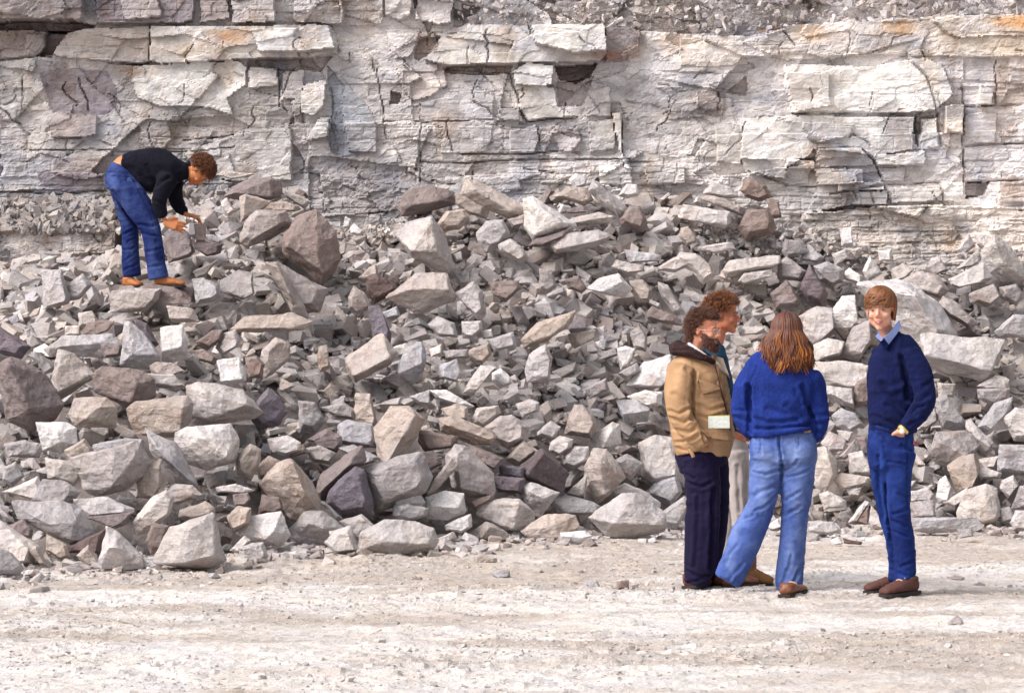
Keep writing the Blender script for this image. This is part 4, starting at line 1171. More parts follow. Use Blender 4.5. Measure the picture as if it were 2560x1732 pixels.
def fuse(name, prims, voxel, mat, root, smooth=4, post=None, label=None, wear=None):
    V, F = join(prims)
    tmp = mesh_np('tmp_' + name, V, F)
    md = tmp.modifiers.new('r', 'REMESH'); md.mode = 'VOXEL'; md.voxel_size = voxel; md.adaptivity = 0
    dg = bpy.context.evaluated_depsgraph_get(); ev = tmp.evaluated_get(dg); me = ev.to_mesh()
    V = np.empty(len(me.vertices) * 3, np.float32); me.vertices.foreach_get('co', V); V = V.reshape(-1, 3).astype(float)
    L = np.empty(len(me.loops), np.int32); me.loops.foreach_get('vertex_index', L)
    lt = np.empty(len(me.polygons), np.int32); me.polygons.foreach_get('loop_total', lt)
    ev.to_mesh_clear(); old = tmp.data; bpy.data.objects.remove(tmp); bpy.data.meshes.remove(old)
    assert (lt == 4).all(); F4 = L.reshape(-1, 4)
    E_ = np.concatenate([F4[:, [0, 1]], F4[:, [1, 2]], F4[:, [2, 3]], F4[:, [3, 0]]])
    cnt = np.zeros(len(V)); np.add.at(cnt, E_[:, 0], 1); np.add.at(cnt, E_[:, 1], 1)
    for it in range(smooth):
        for lam in (0.55, -0.56 if it % 2 else 0.0):
            if lam == 0: continue
            A = np.zeros_like(V); np.add.at(A, E_[:, 0], V[E_[:, 1]]); np.add.at(A, E_[:, 1], V[E_[:, 0]])
            V = V + lam * (A / cnt[:, None] - V)
    if post: V = post(V, vnormals(V, F4))
    o = mesh_np(name, V - np.array(root.location), F4, mat, None, True)
    o.parent = root
    a = o.data.color_attributes.new('Wear', 'FLOAT_COLOR', 'POINT'); c = np.zeros((len(V), 4), np.float32)
    if wear:                                     # faded places and stitched seams of the cloth
        fig, fades, seams = wear
        X = (V[:, 0] / fig.Y0 * FPX + 1280 - fig.ox) * fig.sc; Z = (HY - (V[:, 2] - CZ) / fig.Y0 * FPX - fig.oy) * fig.sc
        for x, y, rx, ry, k in fades:
            g = np.clip(1.2 - np.hypot((X - x) / rx, (Z - y) / ry) + 0.5 * fbm(X / 40, Z / 25, seed=int(x)), 0, 1); c[:, 0] = np.maximum(c[:, 0], g * k)
        for pts, wd in seams: c[:, 1] = np.maximum(c[:, 1], np.clip(1.4 - segdist(X, Z, pts) / wd, 0, 1) * 0.8)
    a.data.foreach_set('color', c.ravel())
    if label: o['label'] = label
    return o
def child(name, V, F, mat, parent, root, smooth=True, cols=None):
    o = mesh_np(name, np.asarray(V) - np.array(root.location), F, mat, cols, smooth); o.parent = parent; return o

class Fig:
    def __init__(s, Y0, ox, oy, sc): s.Y0, s.ox, s.oy, s.sc = Y0, ox, oy, sc
    def p(s, x, y, d=0.0):                      # crop coordinates to the world, d metres behind the figure's plane
        return np.array(at(s.ox + x / s.sc, s.oy + y / s.sc, s.Y0 + 0.0)) + np.array([0, d, 0])
    def r(s, v): return v / s.sc / FPX * s.Y0
    def tube(s, secs, **kw):                    # (x, y, d, rx, ry) with rx, ry in crop units
        return tube([(*s.p(a[0], a[1], a[2]), s.r(a[3]), s.r(a[4])) for a in secs], **kw)
    def bt(s, secs, **kw): return s.tube([(a[0], a[1], a[2], a[3] * .74, a[4] * .74) for a in secs], **kw)
    def folds(s, lst, gen=0.003, gf=(9, 9, 14), seed=0, fuzz=0.0):
        def post(V, Nn):
            X = (V[:, 0] / s.Y0 * FPX + 1280 - s.ox) * s.sc; Z = (HY - (V[:, 2] - CZ) / s.Y0 * FPX - s.oy) * s.sc
            w = np.clip(-Nn[:, 1] * 1.4, 0, 1); disp = np.zeros(len(V))
            wx_ = X + 7 * noise(X / 45, Z / 45, seed=seed + 2); wz_ = Z + 7 * noise(X / 45, Z / 45, seed=seed + 3)
            for f in lst:
                pts = f[0]; wd, amp = f[1], f[2]
                d = segdist(wx_, wz_, pts)
                disp += w * (amp * np.exp(-(d / wd) ** 2) - 0.45 * amp * np.exp(-((d - 2 * wd) / wd) ** 2))
            n_ = 1 - np.abs(noise(V[:, 0] * gf[0], V[:, 1] * gf[1], V[:, 2] * gf[2], seed + 5)) * 2
            n2_ = fbm(V[:, 0] * gf[0] * 3, V[:, 1] * gf[1] * 3, V[:, 2] * gf[2] * 3, seed + 6, 2)
            disp += gen * (n_ + 0.5 * n2_)
            n3_ = np.clip(1 - 3.0 * np.abs(noise(V[:, 0] * gf[0] * 2.6 + 1.5 * n_, V[:, 1] * gf[1] * 2.6, V[:, 2] * gf[2] * 2.2, seed + 15)), 0, 1) * np.clip(noise(V[:, 0] * 4, V[:, 1] * 4, V[:, 2] * 4, seed + 17) + 0.2, 0, 1)
            disp -= 0.006 * n3_
            if fuzz: disp += fuzz * noise(V[:, 0] * 170, V[:, 1] * 170, V[:, 2] * 170, seed + 8)
            return V + Nn * disp[:, None]
        return post

def head_matrix(c, scale, yaw, pitch=0, roll=0):
    return Matrix.Translation(Vector(c)) @ Matrix.Rotation(rad(yaw), 4, 'Z') @ Matrix.Rotation(rad(pitch), 4, 'X') @ Matrix.Rotation(rad(roll), 4, 'Y') @ Matrix.Scale(scale, 4)
def head_prims(M, jaw=1.0, nose=1.0):
    P = []
    def b(c, r): P.append(ball(c, r, M, 20, 14))
    b((0, 0.018, 0.032), (0.074, 0.094, 0.082)); b((0, -0.028, -0.015), (0.060, 0.060, 0.082)); b((0, -0.032, -0.068), (0.048 * jaw, 0.046, 0.040))
    b((0, -0.068, -0.097), (0.022, 0.020, 0.018)); b((0, -0.006, 0.052), (0.066, 0.080, 0.056)); b((0, -0.076, 0.020), (0.044, 0.014, 0.011))
    for s in (-1, 1):
        b((s * 0.036, -0.062, -0.030), (0.022, 0.022, 0.020)); b((s * 0.044, -0.02, -0.055), (0.016, 0.035, 0.030))
        b((s * 0.074, 0.012, -0.008), (0.008, 0.018, 0.030)); b((s * 0.011, -0.094, -0.036), (0.0085, 0.010, 0.008))
    V, F = tube([(0, -0.080, 0.016, 0.008, 0.009), (0, -0.094 * nose, -0.008, 0.009, 0.010), (0, -0.108 * nose, -0.030, 0.012, 0.012)], n=10); P.append((xf(V, M), F))
    b((0, -0.084, -0.058), (0.024, 0.012, 0.012)); b((0, -0.080, -0.074), (0.018, 0.012, 0.009))
    return P
def face_parts(M, root, parent, brow=(0.16, 0.09, 0.05), smile=0.0, closed=False):
    R = root
    for s in (-1, 1):
        V, F = ball((s * 0.030, -0.0795, 0.0), (0.0120, 0.008, 0.0044), M); e = child('eye', V, F, M_EYE, parent, R)
        V, F = ball((s * 0.030, -0.0855, 0.0), (0.0058, 0.0035, 0.0044), M); child('iris', V, F, M_IRIS, e, R)
        V, F = tube([(s * 0.014, -0.0905, 0.017, 0.003, 0.004), (s * 0.032, -0.089, 0.022, 0.003, 0.004), (s * 0.047, -0.078, 0.016, 0.002, 0.003)], n=8); child('eyebrow', xf(V, M), F, M_BROW, parent, R)
    sm = smile * 0.008
    m = tube([(-0.026, -0.083, -0.064 + sm, 0.002, 0.003), (-0.012, -0.096, -0.0635, 0.0035, 0.005), (0, -0.0985, -0.0625, 0.0035, 0.005), (0.012, -0.096, -0.0635, 0.0035, 0.005), (0.026, -0.083, -0.064 + sm, 0.002, 0.003)], n=8)
    mo = child('mouth', xf(m[0], M), m[1], M_LIP, parent, R)
    m = tube([(-0.020, -0.086, -0.071 + sm, 0.002, 0.003), (0, -0.096, -0.0735, 0.004, 0.006), (0.020, -0.086, -0.071 + sm, 0.002, 0.003)], n=8)
    child('lower_lip', xf(m[0], M), m[1], M_LIP, mo, R)
    if smile > 0.5:
        m = tube([(-0.018, -0.090, -0.067 + sm * .6, 0.0022, 0.003), (0, -0.0985, -0.068, 0.0026, 0.004), (0.018, -0.090, -0.067 + sm * .6, 0.0022, 0.003)], n=8)
        child('teeth', xf(m[0], M), m[1], M_TEETH, mo, R)
M_BROW = plain('eyebrow', (0.20, 0.10, 0.05), 0.9)
HC, HR = np.array([0, 0.013, 0.034]), np.array([0.080, 0.099, 0.090])
def scalp(th, ph, k=1.0):
    # ph = 0 faces forward (-Y), ph = 90 to the head's own left (+X)
    return HC + k * HR * np.array([math.sin(th) * math.sin(ph), -math.sin(th) * math.cos(ph), math.cos(th)])
def cap_prim(M, thmax, k=1.03):
    V, F, n, m = [], [], 36, 14
    for i in range(m + 1):
        for j in range(n):
            ph = 2 * math.pi * j / n
            V.append(scalp(thmax(ph) * i / m, ph, k))
    for i in range(m):
        for j in range(n): F.append([i * n + j, i * n + (j + 1) % n, (i + 1) * n + (j + 1) % n, (i + 1) * n + j])
    return xf(np.array(V), M), F
def locks(root, parent, M, paths, cols, cap=None, capcol=(0.05, 0.03, 0.02), n=5, name='hair'):
    Vs, Fs, Cs, k = [], [], [], 0
    if cap:
        V, F = cap; Vs.append(V); Fs += F; Cs.append(np.tile(capcol, (len(V), 1))); k = len(V)
    for path, (c0, c1) in zip(paths, cols):
        V, F = tube(path, n=n, k=1, cap=0, ref=(0.3, 1, 0.2))
        m = len(V) // n; t = np.repeat(np.linspace(0, 1, m), n)[:, None] ** 1.5
        Vs.append(xf(V, M)); Fs += [[i + k for i in f] for f in F]; Cs.append(np.array(c0) * (1 - t) + np.array(c1) * t); k += len(V)
    V = np.concatenate(Vs)
    return child(name, V, Fs, M_HAIR, parent, root, True, np.concatenate(Cs))
def front_blend(ph): return (1 + math.cos(ph)) / 2
def straight_hair(root, M, seed=1):
    r = random.Random(seed); P, C = [], []
    def thmax(ph):
        c = math.cos(ph)
        return rad(76) if c > 0.55 else rad(100) if c > -0.2 else rad(122)
    for i in range(1900):
        ph = r.uniform(-math.pi, math.pi); th0 = rad(r.uniform(0, 62) if r.random() < 0.8 else r.uniform(60, 95))
        c = math.cos(ph)
        te = rad(60 + 7 * math.sin(ph * 2) if c > 0.6 else 97 if c > 0.0 else 128) * r.uniform(0.92, 1.06)
        if te <= th0: te = th0 + 0.15
        side = 0.55 * front_blend(ph)
        path = []; kk = r.uniform(1.0, 1.07)
        for j in range(9):
            t = j / 8; th = th0 + (te - th0) * t
            q = scalp(min(th, rad(93)), ph - side * t, kk + 0.05 * math.sin(t * 2.6) + 0.012 * r.random())
            if th > rad(93): q = q - np.array([0.02 * (th - rad(93)) * np.sign(q[0]), 0, 0.13 * (th - rad(93))])
            w = 0.0034 * (1 - 0.6 * t ** 2)
            path.append((*q, w, w * 0.6))
        P.append(path); b = r.uniform(0.7, 1.25)
        C.append(((0.14 * b, 0.050 * b, 0.018 * b), (0.27 * b, 0.105 * b, 0.038 * b)))
    capf = cap_prim(M, lambda ph: rad(56 if math.cos(ph) > 0.6 else 86 if math.cos(ph) > 0.0 else 120), 1.03)
    return locks(root, root, M, P, C, capf, (0.12, 0.06, 0.025))
def curly_hair(root, M, seed=1, vol=1.0, dark=(0.07, 0.03, 0.018), light=(0.24, 0.10, 0.045), fh=62, n=900, ln=0.05, low=112, nape=False, fc=0.6):
    r = random.Random(seed); P, C = [], []; n = int(n * 2.4)
    for i in range(n):
        ph = r.uniform(-math.pi, math.pi); c = math.cos(ph)
        te = fh if c > fc else 92 if c > -0.1 else low
        th = rad(math.degrees(math.acos(1 - r.random() * (1 - math.cos(rad(te))))))
        p0 = scalp(th, ph, 1.0)
        if nape and i % 4 == 0:
            a_ = r.uniform(-1.5, 1.5); p0 = np.array([0.066 * math.sin(a_), 0.040 + 0.052 * math.cos(a_), r.uniform(-0.105, 0.0)])
        d = (p0 - HC * (1 if p0[2] > -0.03 or not nape else 0)); d /= np.linalg.norm(d)
        d = d + np.array([r.gauss(0, .5), r.gauss(0, .5), r.gauss(-0.1, .5)]); d /= np.linalg.norm(d)
        a = np.cross(d, (0.3, 0.5, 0.8)); a /= np.linalg.norm(a); b = np.cross(d, a)
        L = ln * vol * r.uniform(0.6, 1.15); cr = r.uniform(0.003, 0.010); tn = r.uniform(0.5, 1.9); f0 = r.uniform(0, 6.28); path = []
        for j in range(9):
            t = j / 8; an = f0 + tn * 6.28 * t
            q = p0 + d * L * t * 0.75 + (a * math.cos(an) + b * math.sin(an)) * cr * min(1, t * 3)
            w = 0.0026 * (1 - 0.6 * t); path.append((*q, w, w))
        P.append(path); k = r.random() ** 1.4
        cc = np.array(dark) * (1 - k) + np.array(light) * k
        C.append((tuple(cc * 0.8), tuple(cc * 1.25)))
    capf = cap_prim(M, lambda ph: rad(fh - 2 if math.cos(ph) > fc else 88 if math.cos(ph) > -0.1 else low), 1.05)
    if nape: capf = join([capf, ball((0, 0.044, -0.050), (0.060, 0.048, 0.058), M)])
    return locks(root, root, M, P, C, capf, dark)

def hand_prims(wrist, d, side, nrm, s=1.0, curl=0.5, spread=0.14):
    """palm, four unequal fingers and a thumb; d toward the fingertips, side toward the thumb, nrm out of the palm (fingers curl that way)"""
    d, side, nrm = [np.array(v, float) / np.linalg.norm(v) for v in (d, side, nrm)]
    w = np.array(wrist); P = []
    P.append(tube([(*w, 0.026 * s, 0.019 * s), (*(w + d * 0.045 * s), 0.038 * s, 0.016 * s), (*(w + d * 0.088 * s), 0.040 * s, 0.014 * s)], n=12, ref=nrm, cap=0.5))
    for k, (o, L) in enumerate(((0.029, 0.072), (0.010, 0.080), (-0.010, 0.074), (-0.028, 0.058))):
        b = w + d * 0.085 * s + side * o * s; dd = d + side * (o / 0.03) * spread; dd /= np.linalg.norm(dd)
        pts = [b]; an = 0.15
        for seg, f in enumerate((0.45, 0.30, 0.25)):
            an += curl * (0.55 if seg == 0 else 0.75)
            pts.append(pts[-1] + (dd * math.cos(an) + nrm * math.sin(an)) * L * f * s)
        P.append(tube([(*p, r_ * s, r_ * s) for p, r_ in zip(pts, (0.0098, 0.0090, 0.0082, 0.0070))], n=8, k=2, ref=nrm))
    b = w + d * 0.022 * s + side * 0.026 * s
    P.append(tube([(*b, 0.014 * s, 0.012 * s), (*(b + side * 0.024 * s + d * 0.028 * s + nrm * 0.010 * s), 0.0115 * s, 0.0105 * s), (*(b + side * 0.032 * s + d * 0.058 * s + nrm * 0.022 * s), 0.0085 * s, 0.0085 * s)], n=8, ref=nrm))
    return P
def shoe(root, heel, toe, w, h, mat, name='shoe', sole=M_SOLE, boot=0.0, label=None):
    """a shoe from heel to toe (ground points in the world)"""
    heel, toe = np.array(heel, float), np.array(toe, float); L = np.linalg.norm(toe - heel); d = (toe - heel) / L; up = np.array([0, 0, 1.0])
    def q(t, z, hw, hh): p_ = heel + d * L * t + up * z; return (*p_, hw, hh)
    sh = 0.012
    P = [tube([q(0.10, sh + h * 0.40, w * 0.36, h * 0.46), q(0.30, sh + h * 0.42, w * 0.38, h * 0.5), q(0.55, sh + h * 0.34, w * 0.43, h * 0.40), q(0.78, sh + h * 0.26, w * 0.47, h * 0.30), q(0.93, sh + h * 0.20, w * 0.36, h * 0.22)], n=14, ref=up, cap=0.6),
         tube([(*(heel + d * L * 0.22 + up * (sh + h * 0.5)), w * 0.40, w * 0.46), (*(heel + d * L * 0.22 + up * (sh + h * 0.86 + boot)), w * 0.42, w * 0.48)], n=14, ref=d, cap=0.2)]
    o = fuse(name, P, 0.006, mat, root, 2, post=lambda V, Nn: V + Nn * (0.004 * fbm(V[:, 0] * 28, V[:, 1] * 28, V[:, 2] * 34, 5, 3) - 0.004 * np.clip(1 - np.abs(((V - heel) @ d) / L - 0.70) / 0.02, 0, 1))[:, None], label=label)
    sd_ = np.cross(up, d); V, F = [], []
    prof = [(0.0, 0.30), (0.10, 0.40), (0.3, 0.38), (0.5, 0.41), (0.72, 0.50), (0.88, 0.44), (0.97, 0.26), (1.0, 0.08)]
    ring = [(t, a) for t, a in prof] + [(t, -a) for t, a in prof[::-1]]
    for z in (0.0, sh + 0.006):
        for t, a in ring: V.append(heel + d * L * t + sd_ * a * w * (1.03 if z == 0 else 1.0) + up * z)
    n = len(ring); F = [[i, (i + 1) % n, n + (i + 1) % n, n + i] for i in range(n)] + [list(range(n))[::-1], list(range(n, 2 * n))]
    child('sole', V, F, sole, o, root, False)
    # laces
    for k in range(4):
        t = 0.42 + 0.08 * k; c = heel + d * L * t + up * (sh + h * (0.86 - 0.13 * k))
        V, F = tube([(*(c - sd_ * w * 0.20), 0.005, 0.005), (*(c + up * 0.006), 0.005, 0.005), (*(c + sd_ * w * 0.20), 0.005, 0.005)], n=6)
        child('lace', V, F, M_LACE, o, root)
    return o
M_LACE = plain('laces', (0.45, 0.30, 0.22), 0.8)
def root_at(name, label, loc):
    r = bpy.data.objects.new(name, None); COL.objects.link(r); r.location = loc; r.empty_display_size = 0.2
    bpy.context.view_layer.update()
    return tag(r, label, 'person', 'people in the quarry')
def flat_patch(fig, pts, d, th, mat, name, parent, root, bend=None):
    """a thin sewn-on piece: outline in crop units at depth d(x, y) in front of the cloth"""
    f = d if callable(d) else (lambda x, y: d)
    n = len(pts); V = [fig.p(x, y, f(x, y)) for x, y in pts] + [fig.p(x, y, f(x, y) + th) for x, y in pts]
    F = [list(range(n))[::-1], list(range(n, 2 * n))] + [[i, (i + 1) % n, n + (i + 1) % n, n + i] for i in range(n)]
    return child(name, V, F, mat, parent, root, False)
def front_depth(obj, root):
    """depth of an object's camera side at a crop position, by ray"""
    from mathutils.bvhtree import BVHTree
    me = obj.data; L = np.array(root.location)
    bvh = BVHTree.FromPolygons([tuple(np.array(v.co) + L) for v in me.vertices], [tuple(p.vertices) for p in me.polygons])
    def f(fig, x, y, off=0.004):
        p = Vector(fig.p(x, y, 0)); o = Vector((0, 0, CZ)); dr = (p - o).normalized()
        h = bvh.ray_cast(o, dr)
        return (h[0].y - p.y - off) if h[0] is not None else None
    return f
def sewn(fig, surf, pts, th, mat, name, parent, root, off=0.005, sub=5):
    """a piece of cloth laid on the garment below it, following its surface"""
    xs_ = [p[0] for p in pts]; ys_ = [p[1] for p in pts]
    a, b, c, d_ = [np.array(p, float) for p in pts]       # four corners: tl, tr, br, bl
    V = []; n = sub; last = 0.0
    for k in (0, 1):
        for i in range(n + 1):
            for j in range(n + 1):
                u, v = j / n, i / n; q = (a * (1 - u) + b * u) * (1 - v) + (d_ * (1 - u) + c * u) * v
                dd = surf(fig, q[0], q[1], 0.0); dd = last if dd is None else dd; last = dd
                V.append(fig.p(q[0], q[1], dd + (0.006 if k else -off)))
    m = (n + 1) ** 2; F = []
    for i in range(n):
        for j in range(n):
            q = i * (n + 1) + j; F.append([q, q + 1, q + n + 2, q + n + 1]); F.append([m + q + n + 1, m + q + n + 2, m + q + 1, m + q])
    ed = [i for i in range(n)] + [i * (n + 1) + n for i in range(n)] + [m - 1 - i for i in range(n)] + [(n - i) * (n + 1) for i in range(n)]
    for i in range(len(ed)):
        p0, p1 = ed[i], ed[(i + 1) % len(ed)]; F.append([p1, p0, p0 + m, p1 + m])
    return child(name, V, F, mat, parent, root, False)
M_BEARD = plain('beard_hair', (0.060, 0.026, 0.018), 0.9, 0, 1.0, 220); M_ORANGE = plain('orange_leather', (0.36, 0.12, 0.03), 0.6, 0, 0.4, 120)
# ============ fair-haired man in dark blue (crop at 2080,680)
fg = Fig(22.0, 2080, 680, 3.572)
LG = 1429                                        # the leg crop starts 400 photo pixels lower
r1 = root_at('person', 'fair-haired man in a navy sweater and blue jeans, hands in pockets, facing the camera', (at(2235, 1490, 22).x, 22.0, 0.0))
hm = head_matrix(fg.p(428, 335, -0.045), 1.06, -16, 2, -3)
body = head_prims(hm) + [
    fg.tube([(455, 430, -0.02, 62, 62), (500, 560, 0.0, 66, 66), (560, 640, 0.0, 105, 100)]),
    fg.bt([(560, 620, 0, 150, 150), (540, 800, 0, 180, 210), (530, 1100, 0, 160, 190), (540, 1400, 0, 160, 180), (540, 1600, 0, 150, 170)]),
    fg.bt([(700, 740, -0.13, 80, 80), (800, 1130, -0.16, 62, 62), (600, 1400, -0.20, 62, 60)]),
    fg.bt([(500, 740, 0.16, 80, 80), (440, 1100, 0.2, 62, 62), (400, 1400, 0.10, 40, 40)]),
    fg.bt([(470, 1580, 0.06, 120, 130), (520, LG + 700, 0.07, 80, 85), (600, LG + 1290, 0.06, 55, 60)]),
    fg.bt([(590, 1580, -0.06, 120, 130), (590, LG + 700, -0.07, 80, 85), (640, LG + 1290, -0.06, 55, 60)])]
body += hand_prims(fg.p(585, 1412, -0.160), (-0.2, 1.4, -0.9), (-1, -.2, 0), (0, 1, 0), 0.95, 0.3)
body += hand_prims(fg.p(480, 1420, 0.10), (0.1, 0.0, -1), (-1, 0, 0), (0, 1, 0), 0.95, 0.3)
fuse('body', body, 0.005, M_SKIN, r1, 3)
M_BROW_ = M_BROW
face_parts(hm, r1, r1, smile=0.6)
straight_hair(r1, hm, 5)
sw = fuse('sweater', [
    fg.tube([(535, 535, 0.03, 62, 70), (545, 590, 0.02, 118, 110), (565, 655, 0.01, 182, 170), (580, 740, 0.01, 225, 225), (565, 900, 0.0, 236, 238), (555, 1100, 0.0, 232, 232), (548, 1300, 0.0, 222, 225), (545, 1420, 0.0, 216, 218), (545, 1440, 0.0, 200, 205)], n=22, cap=0.15, ex=2.2),
    fg.tube([(680, 720, -0.10, 105, 105), (762, 900, -0.15, 104, 100), (800, 1090, -0.17, 98, 95), (775, 1190, -0.19, 98, 92), (690, 1310, -0.21, 86, 80), (615, 1375, -0.215, 66, 64)], n=16, cap=0.2),
    fg.tube([(470, 720, 0.14, 100, 100), (440, 900, 0.19, 100, 95), (430, 1100, 0.20, 90, 88), (420, 1300, 0.15, 75, 75)], n=14, cap=0.3)],
    0.008, M_SW_NAVY, r1, 4, fg.folds([
        ([(430, 1000), (560, 1180), (700, 1260)], 26, -0.012), ([(600, 760), (640, 950), (660, 1120)], 24, -0.022), ([(470, 1180), (620, 1290)], 20, -0.012),
        ([(700, 1150), (820, 1100)], 20, -0.012), ([(660, 1230), (780, 1180)], 18, -0.010), ([(350, 1290), (500, 1330), (560, 1380)], 18, -0.010), ([(500, 1060), (620, 1000)], 22, 0.010),
        ([(860, 960), (780, 1010)], 16, -0.010), ([(600, 600), (560, 700)], 18, 0.006), ([(650, 1350), (760, 1290)], 16, -0.010), ([(350, 1360), (520, 1400)], 12, -0.008)], 0.004, (8, 8, 12), 31, 0.0022))
surf = front_depth(sw, r1)
collar = flat_patch(fg, [(588, 432), (612, 486), (560, 560), (488, 645), (442, 580), (500, 540), (545, 490)], lambda x, y: -0.150 + (x - 440) * 0.00055, 0.03, M_SHIRT, 'shirt_collar', r1, r1)
flat_patch(fg, [(370, 572), (398, 545), (434, 600), (412, 618)], lambda x, y: -0.150 + (x - 400) * 0.0001, 0.03, M_SHIRT, 'shirt_collar', r1, r1)
flat_patch(fg, [(395, 598), (440, 590), (488, 645), (470, 690), (425, 650)], lambda x, y: -0.125, 0.03, M_SW_NAVY, 'neckline', sw, r1)
jn = fuse('jeans', [
    fg.tube([(530, 1370, 0, 195, 205), (525, 1460, 0, 204, 212), (525, 1560, 0, 212, 220), (520, 1660, 0, 205, 215), (518, 1740, 0, 190, 200)], n=22, cap=0.2, ex=2.2),
    fg.tube([(525, 1620, 0.0, 150, 170), (528, LG + 260, 0.0, 128, 150), (532, LG + 420, 0.0, 84, 100)], n=18),
    fg.tube([(455, 1600, 0.07, 135, 165), (470, LG + 400, 0.08, 112, 125), (510, LG + 700, 0.08, 92, 100), (570, LG + 950, 0.075, 88, 92), (600, LG + 1180, 0.07, 86, 92), (600, LG + 1335, 0.06, 92, 98)], n=18, cap=0.05),
    fg.tube([(600, 1600, -0.07, 142, 165), (585, LG + 400, -0.08, 112, 125), (585, LG + 700, -0.085, 100, 108), (630, LG + 950, -0.07, 98, 100), (650, LG + 1180, -0.06, 92, 98), (632, LG + 1345, -0.055, 100, 104)], n=18, cap=0.05)],
    0.008, M_DENIM_R, r1, 3, fg.folds([
        ([(470, LG + 255), (640, LG + 280)], 10, -0.007), ([(420, LG + 60), (480, LG + 700), (530, LG + 1200)], 16, 0.009), ([(390, LG + 200), (440, LG + 650), (510, LG + 1100)], 12, -0.012),
        ([(520, LG + 720), (690, LG + 660)], 14, -0.010), ([(510, LG + 780), (640, LG + 830)], 12, -0.009), ([(500, LG + 870), (660, LG + 920)], 12, -0.008), ([(600, LG + 1190), (730, LG + 1130)], 14, -0.009),
        ([(520, LG + 1230), (640, LG + 1270)], 12, -0.008), ([(560, LG + 540), (680, LG + 600)], 12, -0.007), ([(600, LG + 100), (700, LG + 160)], 12, -0.007), ([(640, LG + 30), (650, LG + 320)], 6, -0.006)], 0.0035, (9, 9, 16), 33),
    wear=(fg, [(440, LG + 350, 40, 300, .6), (470, LG + 800, 30, 250, .5), (650, LG + 100, 50, 80, .5), (600, LG + 400, 60, 90, .3)], [([(655, LG + 20), (640, LG + 330), (650, LG + 700)], 4), ([(430, LG + 20), (480, LG + 110)], 4), ([(400, LG + 1300), (760, LG + 1305)], 4)]))
sj = front_depth(jn, r1)
sewn(fg, sj, [(712, LG + 70), (760, LG + 85), (756, LG + 125), (708, LG + 105)], 0.003, plain('red_tab', (0.45, 0.12, 0.14)), 'pocket_label', r1, r1, 0.003, 2)
wc = fg.p(580, 1412, -0.238)
V, F = tube([(*fg.p(560, 1385, -0.235), fg.r(42), fg.r(40)), (*fg.p(550, 1400, -0.238), fg.r(42), fg.r(40))], n=20, k=2, cap=0)
wt = child('wristwatch', *tube([(*fg.p(612, 1382, -0.215), fg.r(54), fg.r(52)), (*fg.p(592, 1412, -0.218), fg.r(52), fg.r(50))], n=24, k=2, cap=0), M_GOLD, r1, r1)
V, F = ball(fg.p(585, 1410, -0.218 - fg.r(54)), (fg.r(24), 0.006, fg.r(24))); child('dial', V, F, M_DIAL, wt, r1)
b1 = fg.p(0, 0, 0)
def gp(fig, x, y, lift=0.0):                     # the ground point seen at a crop position
    px, py = fig.ox + x / fig.sc, fig.oy + y / fig.sc
    Yg = CZ * FPX / (py - HY); q = at(px, py, Yg); return np.array([q.x, q.y, max(0.0, float(ground_h(q.x, q.y))) + lift])
shoe(r1, gp(fg, 690, LG + 1452) , gp(fg, 285, LG + 1466), 0.112, 0.100, M_HIKE, 'boot')
shoe(r1, gp(fg, 760, LG + 1474), gp(fg, 440, LG + 1494), 0.120, 0.100, M_HIKE, 'boot')

# ============ woman in the blue sweater, back to the camera (crop at 1600,680)
fw = Fig(22.3, 1600, 680, 3.573)
r2 = root_at('person', 'woman with long brown hair seen from behind in a bright blue sweater and faded jeans', (at(1930, 1480, 22.3).x, 22.3, 0.0))
hw = head_matrix(fw.p(1312, 560, 0.03), 1.0, 176, 4, 0)
body = head_prims(hw) + [
    fw.tube([(1315, 640, 0.03, 60, 60), (1300, 800, 0.01, 62, 62)]),
    fw.bt([(1290, 840, 0, 200, 110), (1260, 1000, 0, 235, 130), (1240, 1300, 0, 210, 125), (1280, 1500, 0, 240, 150), (1280, 1650, 0, 240, 160)]),
    fw.bt([(1010, 900, 0, 70, 70), (905, 1200, 0.03, 58, 58), (970, 1400, 0.03, 42, 42), (1060, 1470, 0.13, 34, 34)]),
    fw.bt([(1520, 900, 0, 70, 70), (1598, 1200, 0.03, 58, 58), (1585, 1430, 0.03, 42, 42), (1530, 1490, 0.12, 34, 34)]),
    fw.bt([(1140, 1640, 0, 130, 140), (1060, 2130, -0.03, 85, 88), (800, 2720, -0.06, 50, 52)]),
    fw.bt([(1400, 1640, 0, 130, 140), (1385, 2130, 0.0, 85, 88), (1330, 2780, 0.02, 50, 52)])]
body += hand_prims(fw.p(1070, 1470, 0.14), (1, 0.3, -0.3), (0, -0.5, -1), (0, -1, 0), 0.9, 0.5)
body += hand_prims(fw.p(1500, 1480, 0.13), (-1, 0.3, -0.3), (0, -0.5, -1), (0, -1, 0), 0.9, 0.5)
fuse('body', body, 0.006, M_SKIN, r2, 3)
face_parts(hw, r2, r2)
rr = random.Random(8); P, C = [], []
